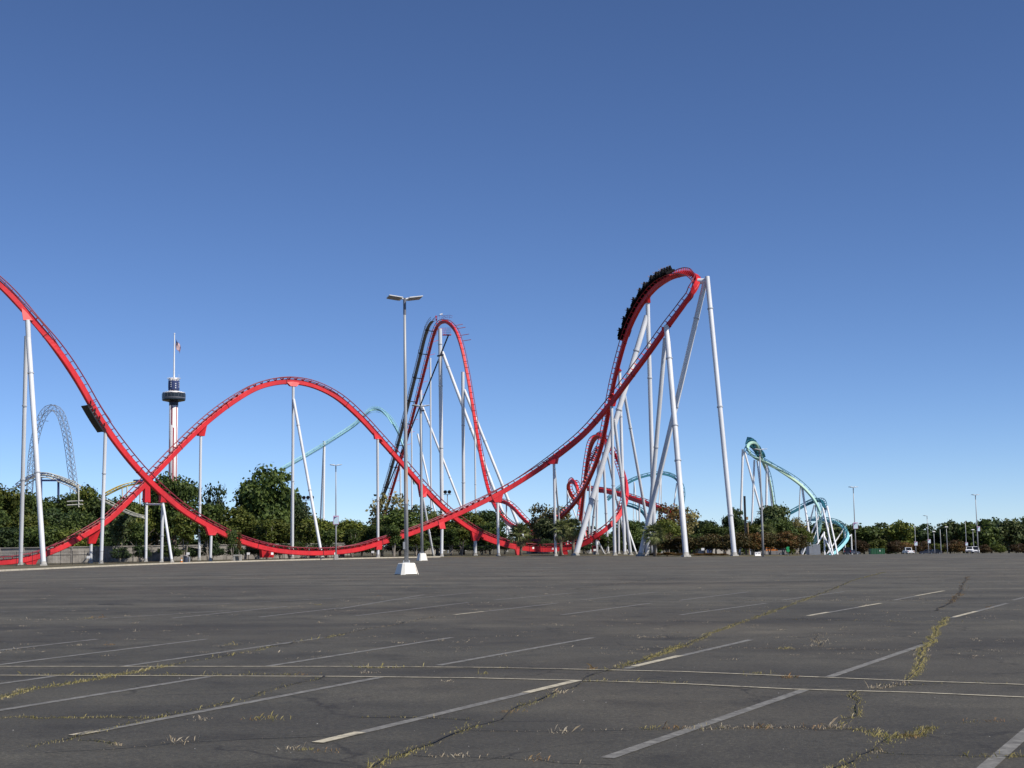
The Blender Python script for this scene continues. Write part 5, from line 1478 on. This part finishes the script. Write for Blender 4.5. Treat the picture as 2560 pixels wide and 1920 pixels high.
def rider_mesh(name, arms):
    pts = {'pel': (0, .10, 0), 'chest': (0, .22, .36), 'neck': (0, .20, .56), 'hd': (0, .16, .66), 'ht': (0, .16, .82)}
    E = [('pel', 'chest'), ('chest', 'neck'), ('neck', 'hd'), ('hd', 'ht')]
    rad = {'pel': .15, 'chest': .17, 'neck': .065, 'hd': .095, 'ht': .085}
    for s, k in ((-1, 'l'), (1, 'r')):
        pts['s' + k] = (s * .19, .22, .47); rad['s' + k] = .075
        up = arms == 2 or (arms == 1 and s > 0)
        pts['e' + k] = (s * .25, .05, .70) if up else (s * .24, .02, .28); rad['e' + k] = .05
        pts['h' + k] = (s * .22, -.04, .98) if up else (s * .16, -.28, .22); rad['h' + k] = .038
        pts['f' + k] = (s * .21, -.06, 1.08) if up else (s * .14, -.37, .22); rad['f' + k] = .03
        pts['k' + k] = (s * .14, -.38, .06); rad['k' + k] = .075
        pts['a' + k] = (s * .14, -.44, -.36); rad['a' + k] = .05
        pts['t' + k] = (s * .14, -.62, -.40); rad['t' + k] = .045
        E += [('chest', 's' + k), ('s' + k, 'e' + k), ('e' + k, 'h' + k), ('h' + k, 'f' + k), ('pel', 'k' + k), ('k' + k, 'a' + k), ('a' + k, 't' + k)]
    ks = list(pts)
    me = bpy.data.meshes.new(name)
    me.from_pydata([pts[k] for k in ks], [(ks.index(a), ks.index(b)) for a, b in E], [])
    o = bpy.data.objects.new(name, me); C.objects.link(o)
    md = o.modifiers.new('s', 'SKIN')
    for i, k in enumerate(ks):
        me.skin_vertices[0].data[i].radius = (rad[k], rad[k])
    me.skin_vertices[0].data[0].use_root = True
    sb = o.modifiers.new('u', 'SUBSURF'); sb.levels = 1; sb.render_levels = 1
    dg = bpy.context.evaluated_depsgraph_get(); dg.update()
    out = bpy.data.meshes.new_from_object(o.evaluated_get(dg))
    bpy.data.objects.remove(o)
    out.materials.clear()
    for mm in (MT['cloth'][0], MT['skin']): out.materials.append(mm)
    for p in out.polygons:
        p.use_smooth = True
        c = p.center
        p.material_index = 1 if (c.z > .58 or (abs(c.x) > .15 and c.y < -.15 and c.z > .15) or (c.z > .6)) else 0
    return out
RM = [rider_mesh('person', k) for k in (0, 1, 2)]
ordn = ['first', 'second', 'third', 'fourth', 'fifth', 'sixth', 'seventh', 'eighth', 'ninth']
rr_ = random.Random(4)
for k in range(9):
    i = int(round(s0 + (s1 - s0) * k / 8))
    # the train climbs out of the turn backwards along the run: its front is the far (right) end
    fr = PR.frame(i, 0, -.02) @ Matrix.Translation((0, 0, .12)) @ Matrix.Diagonal((.84, 1.0, .72, 1)) @ Matrix.Rotation(math.pi, 4, 'Z') @ Matrix.Rotation(math.pi, 4, 'Z')
    car = link('train_car', CARM, None, TRN, fr)
    for x in (-.96, -.33, .33, .96):
        link('seat', SEATM, None, car, fr @ Matrix.Translation((x, 0, 0)) @ Matrix.Rotation(math.pi, 4, 'Z'))
        a_ = rr_.choice((2, 2, 1, 0)) if abs(x) > .5 else rr_.choice((2, 1, 0, 0))
        o = link('person', RM[a_], None, None, fr @ Matrix.Translation((x, .12, 1.70)) @ Matrix.Scale(1.12, 4) @ Matrix.Rotation(math.pi, 4, 'Z'))
        o.material_slots[0].link = 'OBJECT'; o.material_slots[0].material = rr_.choice(MT['cloth'])
        tag(o, 'rider in the %s row from the upper end of the black coaster train' % ordn[k], 'person', 'riders in the %s row' % ordn[k])
    for x in (-.70, .70):
        for y in (-.5, .5):
            link('wheel', WHM, None, car, fr @ Matrix.Translation((x * 1.0, y, 1.12)))

# ------------------------------------------------------------------ board wall, metal fence
def along(pxs):
    return [GX(px, AD(px, D)) for px, D in pxs]
WL = along(((-80, 186), (0, 188), (120, 190), (240, 196), (380, 205), (520, 214), (660, 224), (800, 235), (860, 240)))
pts = [WL[0]]
for a, b in zip(WL[:-1], WL[1:]):
    n = max(1, round((b - a).length / 3.4))
    pts += [a.lerp(b, (k + 1) / n) for k in range(n)]
BW = thing('board_wall', 'weathered grey board wall with posts and a top rail behind the low red track', 'wall', pts[0])
for i, p in enumerate(pts):
    MB().box((p.x, p.y - .06, p.z + 1.2), (.2, .2, 2.6)).out('post', MT['board'], BW)
    if i + 1 < len(pts):
        q = pts[i + 1]; d = (q - p); ang = math.atan2(d.y, d.x); c_ = (p + q) / 2; ln = d.length - .2
        m = MB()
        nb = 16
        for k in range(nb):
            t = (k + .5) / nb
            cc = p + d * (.03 + .94 * t)
            m.box((cc.x, cc.y + .04, cc.z + 1.2 + rnd.uniform(-.02, .02)), (ln / nb * .93, .03 + rnd.uniform(0, .012), 2.3), ang)
        pn = m.out('panel', MT['board'], BW)
        m = MB().box((c_.x, c_.y - .02, c_.z + 2.42), (ln + .2, .22, .12), ang).box((c_.x, c_.y - .03, c_.z + 1.35), (ln, .09, .14), ang)
        m.out('rail', MT['board'], pn)
FN = along(((-80, 142), (0, 148), (120, 158), (240, 170), (400, 186), (560, 200), (740, 214), (900, 226), (1100, 242), (1260, 252), (1420, 252), (1520, 246)))
pts = [FN[0]]
for a, b in zip(FN[:-1], FN[1:]):
    n = max(1, round((b - a).length / 2.3))
    pts += [a.lerp(b, (k + 1) / n) for k in range(n)]
BF = thing('metal_fence', 'low black metal fence running behind the kerb under the red tracks', 'fence', pts[0])
for i, p in enumerate(pts):
    MB().tube((p.x, p.y, p.z - .1), (p.x, p.y, p.z + 1.85), .035, n=6).out('post', MT['black'], BF)
    if i + 1 < len(pts):
        q = pts[i + 1]
        for z in (.15, 1.7):
            MB().tube((p.x, p.y, p.z + z), (q.x, q.y, q.z + z), .02, n=4).out('rail', MT['black'], BF)
        m = MB()
        for k in range(1, 8):
            c_ = p.lerp(q, k / 8); m.tube((c_.x, c_.y, c_.z + .1), (c_.x, c_.y, c_.z + 1.75), .008, n=3, caps=False)
        tag(m.out('pickets', MT['black'], BF, fix=False), kind='stuff')

# white notice signs on the fence
for px, py, D, lb in ((221, 1393, 170, 'small white sign at the foot of the short left column'), (470, 1384, 190, 'small white sign behind the rubbish bin'), (621, 1384, 203, 'small white sign left of the lowest red saddle'), (932, 1380, 226, 'tiny white sign left of the short support right of the banner post'), (1245, 1362, 243, 'white box beside the column below the rising red track'), (1487, 1375, 246, 'small white sign below a red box by the twin short columns'), (1757, 1373, 216, 'small white sign in the hedge right of the thickest column')):
    D = AD(px, D); p = P(px, py, D)
    t = thing('sign', lb, 'sign', (p.x, p.y, ground(p.x, p.y)))
    MB().box((p.x, p.y, p.z), (.46, .03, .34)).out('panel', MT['signwhite'], t)
    MB().tube((p.x, p.y + .04, ground(p.x, p.y)), (p.x, p.y + .04, p.z + .15), .03, n=6).out('post', MT['black'], t)

# rubbish bin, bollard, cone
b = GX(465, AD(465, 170)); b = G(465, 1407)
t = thing('rubbish_bin', 'grey round rubbish bin with domed lid on the kerb at the left', 'bin', b); W = Matrix.Translation(b)
s = b.y / F
MB().lathe([(5.6 * s, 0), (6.2 * s, .5), (6.2 * s, 12.5 * s), (6.6 * s, 12.7 * s), (6.6 * s, 13.4 * s)], 16).out('body', MT['carblue'], t, W)
ld = MB().lathe([(6.7 * s, 13.3 * s), (6.5 * s, 16.5 * s), (5.4 * s, 18.4 * s), (2 * s, 19.2 * s)], 16).out('lid', MT['cargrey'], t, W)
MB().box((.2 * s, -6.3 * s, 15.2 * s), (7 * s, 1.2 * s, 2.2 * s)).out('opening', MT['blackplastic'], ld, W)
p = G(474, 1407)
tag(MB().tube(p, p + Vector((0, 0, .8)), .06, n=8).tube(p + Vector((0, 0, .8)), p + Vector((0, 0, .84)), .07, n=8).out('bollard', MT['galv']), 'thin pale bollard right beside the grey rubbish bin', 'bollard')
p = GX(454, AD(454, 180))
t = thing('traffic_cone', 'small orange traffic cone left of the rubbish bin', 'cone', p); W = Matrix.Translation(p)
MB().lathe([(.16, .04), (.05, .6), (.03, .7)], 12).out('body', MT['orange'], t, W)
MB().box((0, 0, .03), (.42, .42, .06)).out('base', MT['orange'], t, W)
MB().lathe([(.118, .28), (.082, .46)], 12).out('band', MT['signwhite'], t, W)
# concrete foot of the banner post
b = GX(840, 205)
tag(MB().box((b.x, b.y, b.z + .3), (.62, .62, .85), .3, taper=.85).out('concrete_block', MT['concrete']), 'small grey concrete block at the foot of the banner post', 'block')

# ------------------------------------------------------------------ vehicles
def vehicle(px, D, rz, kind, paint, label, z=0.0):
    b = GX(px, D)
    t = thing(kind, label, {'pickup_truck': 'pickup', 'van': 'van', 'suv': 'car', 'car': 'car'}[kind], (b.x, b.y, b.z + z), rz)
    W = world_of(t)
    L, wd, H, hood = {'pickup_truck': (5.6, 1.95, 1.85, .98), 'van': (5.2, 2.0, 2.1, 1.05), 'suv': (4.7, 1.9, 1.75, 1.0), 'car': (4.5, 1.8, 1.45, .9)}[kind]
    h2 = wd / 2
    low = [(-L / 2, .35), (L / 2, .35), (L / 2, hood * .78), (L / 2 - .12, hood * .92), (L / 2 - .5, hood), (-L / 2 + .1, hood), (-L / 2, hood * .8)]
    body = MB()
    n = len(low)
    rings = []
    for sy, sc in ((-h2, .94), (-h2 * .97, 1), (h2 * .97, 1), (h2, .94)):
        rings += [(x * (1 if sc == 1 else .985), sy, .35 + (z_ - .35) * sc) for x, z_ in low]
    body.add(rings, [(r * n + k, r * n + (k + 1) % n, (r + 1) * n + (k + 1) % n, (r + 1) * n + k) for r in range(3) for k in range(n)] + [tuple(range(n - 1, -1, -1)), tuple(range(3 * n, 4 * n))])
    bo = body.out('body', MT[paint], t, W)
    if kind == 'pickup_truck': x0, x1, x2, x3 = -.55, -.35, .85, 1.55
    elif kind == 'van': x0, x1, x2, x3 = -L / 2 + .05, -L / 2 + .15, 1.0, 1.75
    elif kind == 'suv': x0, x1, x2, x3 = -L / 2 + .05, -L / 2 + .35, .55, 1.25
    else: x0, x1, x2, x3 = -1.85, -1.05, .45, 1.25
    cab = MB(); k = .86
    cab.add([(x0, -h2 * .97, hood), (x3, -h2 * .97, hood), (x3, h2 * .97, hood), (x0, h2 * .97, hood), (x1, -h2 * k, H), (x2, -h2 * k, H), (x2, h2 * k, H), (x1, h2 * k, H)], [(4, 5, 6, 7), (0, 1, 5, 4), (1, 2, 6, 5), (2, 3, 7, 6), (3, 0, 4, 7), (3, 2, 1, 0)])
    cb = cab.out('cabin', MT[paint], t, W)
    def quad(a, b_, c_, d_, name, mt, par, off=.008):
        a, b_, c_, d_ = (Vector(v) for v in (a, b_, c_, d_))
        nn = (b_ - a).cross(d_ - a).normalized() * off
        cen = (a + b_ + c_ + d_) / 4
        q = [cen + (v - cen) * .84 + nn for v in (a, b_, c_, d_)]
        MB().prism(q, nn * .9).out(name, MT[mt], par, W)
    lo = hood + .02
    quad((x3, -h2 * .97, lo), (x3, h2 * .97, lo), (x2, h2 * k, H), (x2, -h2 * k, H), 'windscreen', 'carglass', cb)
    quad((x0, h2 * .97, lo), (x0, -h2 * .97, lo), (x1, -h2 * k, H), (x1, h2 * k, H), 'rear_window', 'carglass', cb)
    xm0, xm1 = (x0 + x3) / 2, (x1 + x2) / 2
    quad((x0, -h2 * .97, lo), (xm0, -h2 * .97, lo), (xm1, -h2 * k, H), (x1, -h2 * k, H), 'side_window', 'carglass', cb)
    quad((xm0, -h2 * .97, lo), (x3, -h2 * .97, lo), (x2, -h2 * k, H), (xm1, -h2 * k, H), 'side_window', 'carglass', cb)
    quad((xm0, h2 * .97, lo), (x0, h2 * .97, lo), (x1, h2 * k, H), (xm1, h2 * k, H), 'side_window', 'carglass', cb)
    quad((x3, h2 * .97, lo), (xm0, h2 * .97, lo), (xm1, h2 * k, H), (x2, h2 * k, H), 'side_window', 'carglass', cb)
    if kind == 'pickup_truck':
        MB().box((-L / 4 - .35, 0, hood + .003), (L / 2 - .9, wd * .82, .02)).out('bed', MT['blackplastic'], t, W)
    for s in (-1, 1):
        MB().box((L / 2 - .03, s * h2 * .72, hood * .72), (.10, .36, .18)).out('headlight', MT['headlamp'], bo, W)
        MB().box((-L / 2 + .02, s * h2 * .82, hood * .78), (.08, .22, .26)).out('tail_light', MT['taillamp'], bo, W)
    MB().box((L / 2 - .0, 0, hood * .70), (.06, .8, .18)).out('grille', MT['blackplastic'], bo, W)
    MB().box((L / 2 + .03, 0, .48), (.12, wd * .9, .18)).out('bumper', MT['cargrey'], bo, W)
    for x in (-L * .31, L * .31):
        for s in (-1, 1):
            ty = MB().tube((x, s * (h2 - .22), .35), (x, s * (h2 + .01), .35), .35, n=16).out('wheel', MT['tyre'], t, W)
            MB().tube((x, s * (h2 - .1), .35), (x, s * (h2 + .025), .35), .21, n=12).out('rim', MT['rim'], ty, W)
    return t
vehicle(2271, 400, R(90), 'pickup_truck', 'carwhite', 'white pickup seen from behind near the dumpster', .55)
vehicle(2318, 440, R(160), 'car', 'carblue', 'dark car just right of the white pickup', .55)
vehicle(2337, 440, R(170), 'car', 'cardark', 'black car between two short lamp posts', .55)
vehicle(2425, 400, R(-112), 'suv', 'carwhite', 'white vehicle facing the camera, nearer of the white pair', .75)
vehicle(2439, 408, R(-105), 'van', 'carwhite', 'white van just behind the nearer white vehicle', .5)
vehicle(2118, 400, R(80), 'suv', 'cardark', 'dark parked car seen from behind beside the teal helix', .7)
vehicle(2130, 430, R(20), 'car', 'carblue', 'slate coloured car behind the dark parked car', .6)
vehicle(1926, 232, R(185), 'suv', 'cargrey', 'grey vehicle half hidden behind the hedge', -.35)

# dumpster
b = GX(2192, 400)
t = thing('dumpster', 'dark green steel dumpster in front of the far bushes', 'dumpster', (b.x, b.y, b.z + .45), .12); W = world_of(t)
bd = MB().box((0, 0, .85), (4.1, 1.7, 1.5)).out('body', MT['dumpster'], t, W)
for k in range(6):
    MB().box((-1.75 + k * .7, -.88, .85), (.09, .08, 1.45)).out('rib', MT['dumpster'], bd, W)
MB().box((-1.0, 0, 1.66), (2.0, 1.75, .1)).out('lid', MT['dumpster'], t, W); MB().box((1.05, 0, 1.66), (1.95, 1.75, .1)).out('lid', MT['dumpster'], t, W)
MB().box((.6, -.90, 1.1), (.22, .02, .4)).out('label', MT['signwhite'], bd, W)
# corrugated hut by the teal helix
b = GX(2033, 300)
t = thing('container', 'grey corrugated container behind the foot of the teal helix', 'container', (b.x, b.y, b.z + .2), .1); W = world_of(t)
cn = MB().box((0, 0, 1.1), (2.4, 2.2, 2.2)).out('body', MT['corr'], t, W)
for k in range(12):
    MB().box((-1.1 + k * .2, -1.12, 1.1), (.09, .06, 2.1)).out('corrugation', MT['corr'], cn, W)
# low things behind the hedge
b = GX(1894, 206)
t = thing('barrier', 'white plastic barrier between the hedge and the right lamp post', 'barrier', b, .1); W = world_of(t)
MB().prism([(0, -.28, 0), (0, .28, 0), (0, .12, .25), (0, .09, .55), (0, -.09, .55), (0, -.12, .25)], (.42, 0, 0)).out('body', MT['signwhite'], t, W)
for x in (-.2, .2): MB().box((x, -.12, .36), (.2, .04, .1)).out('slot', MT['cargrey'], t, W)
b = GX(1930, 226)
t = thing('barricade', 'orange and white barricade boards behind the grey vehicle', 'barricade', b, .05); W = world_of(t)
for z in (.75, 1.15): MB().box((0, 0, z), (1.9, .05, .26)).out('board', MT['orange'], t, W)
for x in (-.8, .8): MB().box((x, .05, .65), (.07, .07, 1.35)).out('post', MT['signwhite'], t, W)
p = GX(1970, 209)
t = thing('sign', 'green leaf-shaped sign on a thin post in the hedge', 'sign', p); W = Matrix.Translation(p)
MB().tube((0, 0, 0), (0, 0, 1.2), .03, n=6).out('post', MT['galv'], t, W)
MB().prism([(-.28, -.05, .65), (.1, -.05, .5), (.3, -.05, .75), (.15, -.05, 1.0), (.26, -.05, 1.25), (-.05, -.05, 1.35), (-.3, -.05, 1.1), (-.15, -.05, .9)], (0, .02, 0)).out('panel', MT['greensign'], t, W)
# tall rusty pole by the hedge
p = GX(1866, 236)
t = thing('utility_mast', 'dark square mast with tan struts left of the right lamp post', 'mast', p); W = Matrix.Translation(p)
h = P(1863, 1240, 236).z - p.z
MB().box((0, 0, h / 2), (.32, .32, h)).out('shaft', MT['black'], t, W)
MB().tube((.35, -.1, h * .55), (.45, -.1, 0), .10, n=6).out('strut', MT['tan'], t, W); MB().tube((.3, -.1, h * .35), (1.1, -.1, h * .12), .09, n=6).out('strut', MT['tan'], t, W)
MB().box((.3, -.15, h * .62), (.3, .3, .5)).out('junction_box', MT['tan'], t, W)
# buildings
def house(px, D, wpx, eave_py, roof_py, depth, wall, roof, label, rz=.1):
    b = GX(px, D); wd = wpx * D / F
    he = P(px, eave_py, D).z - b.z; hr = P(px, roof_py, D).z - b.z
    t = thing('building', label, 'building', b, rz); W = world_of(t)
    wl = MB().box((0, 0, he / 2), (wd, depth, he)).out('wall', MT[wall], t, W)
    MB().prism([(0, -depth / 2 - .5, he - .05), (0, depth / 2 + .5, he - .05), (0, 0, hr)], (wd / 2 + .4, 0, 0)).out('roof', MT[roof], t, W)
    n = max(2, int(wd / 3))
    for k in range(n):
        x = -wd / 2 + wd * (k + .5) / n
        f = MB().box((x, -depth / 2 - .02, he * .55), (1.1, .08, 1.2)).out('window', MT['white'], t, W)
        MB().box((x, -depth / 2 - .07, he * .55), (.95, .02, 1.05)).out('pane', MT['carglass'], f, W)
    MB().box((-wd / 2 + .8, -depth / 2 - .03, 1.05), (1.0, .08, 2.1)).out('door', MT['bluedark'], t, W)
house(1782, 300, 62, 1342, 1320, 9, 'wallpale', 'roofpale', 'low building with a pale metal roof right of the tallest columns')
house(850, 300, 60, 1352, 1335, 9, 'wallpale', 'cream', 'low cream building glimpsed behind the trees right of the banner post')
house(360, 280, 60, 1352, 1330, 8, 'wallpale', 'roofpale', 'low building glimpsed behind the left support frame')
house(1345, 290, 46, 1362, 1347, 8, 'wallpale', 'tower_red', 'low building with a red roof behind the single palm')
house(1075, 300, 60, 1350, 1335, 8, 'wallpale', 'navy', 'low building with a dark roof behind the second lamp post')
# red power box near the twin short columns
b = GX(1486, 248)
t = thing('electrical_cabinet', 'small red cabinet behind the white sign by the twin short columns', 'cabinet', b); W = Matrix.Translation(b)
MB().box((0, .3, 1.1), (.7, .5, 1.0)).out('body', MT['red'], t, W); MB().box((0, .3, .3), (.5, .4, .6)).out('plinth', MT['concrete'], t, W); MB().box((0, .03, 1.1), (.5, .03, .7)).out('door', MT['red_joint'], t, W)
# stone planter ring left of the lowest saddle
b = GX(594, AD(594, 196))
t = thing('stone_block', 'grey stone block with a dark opening left of the lowest red saddle', 'block', b); W = Matrix.Translation(b)
MB().box((-.45, 0, .45), (.25, .6, .9), taper=.9).box((.45, 0, .45), (.25, .6, .9), taper=.9).box((0, 0, .82), (1.15, .6, .22)).box((0, .25, .4), (.7, .08, .8)).out('body', MT['concrete'], t, W)
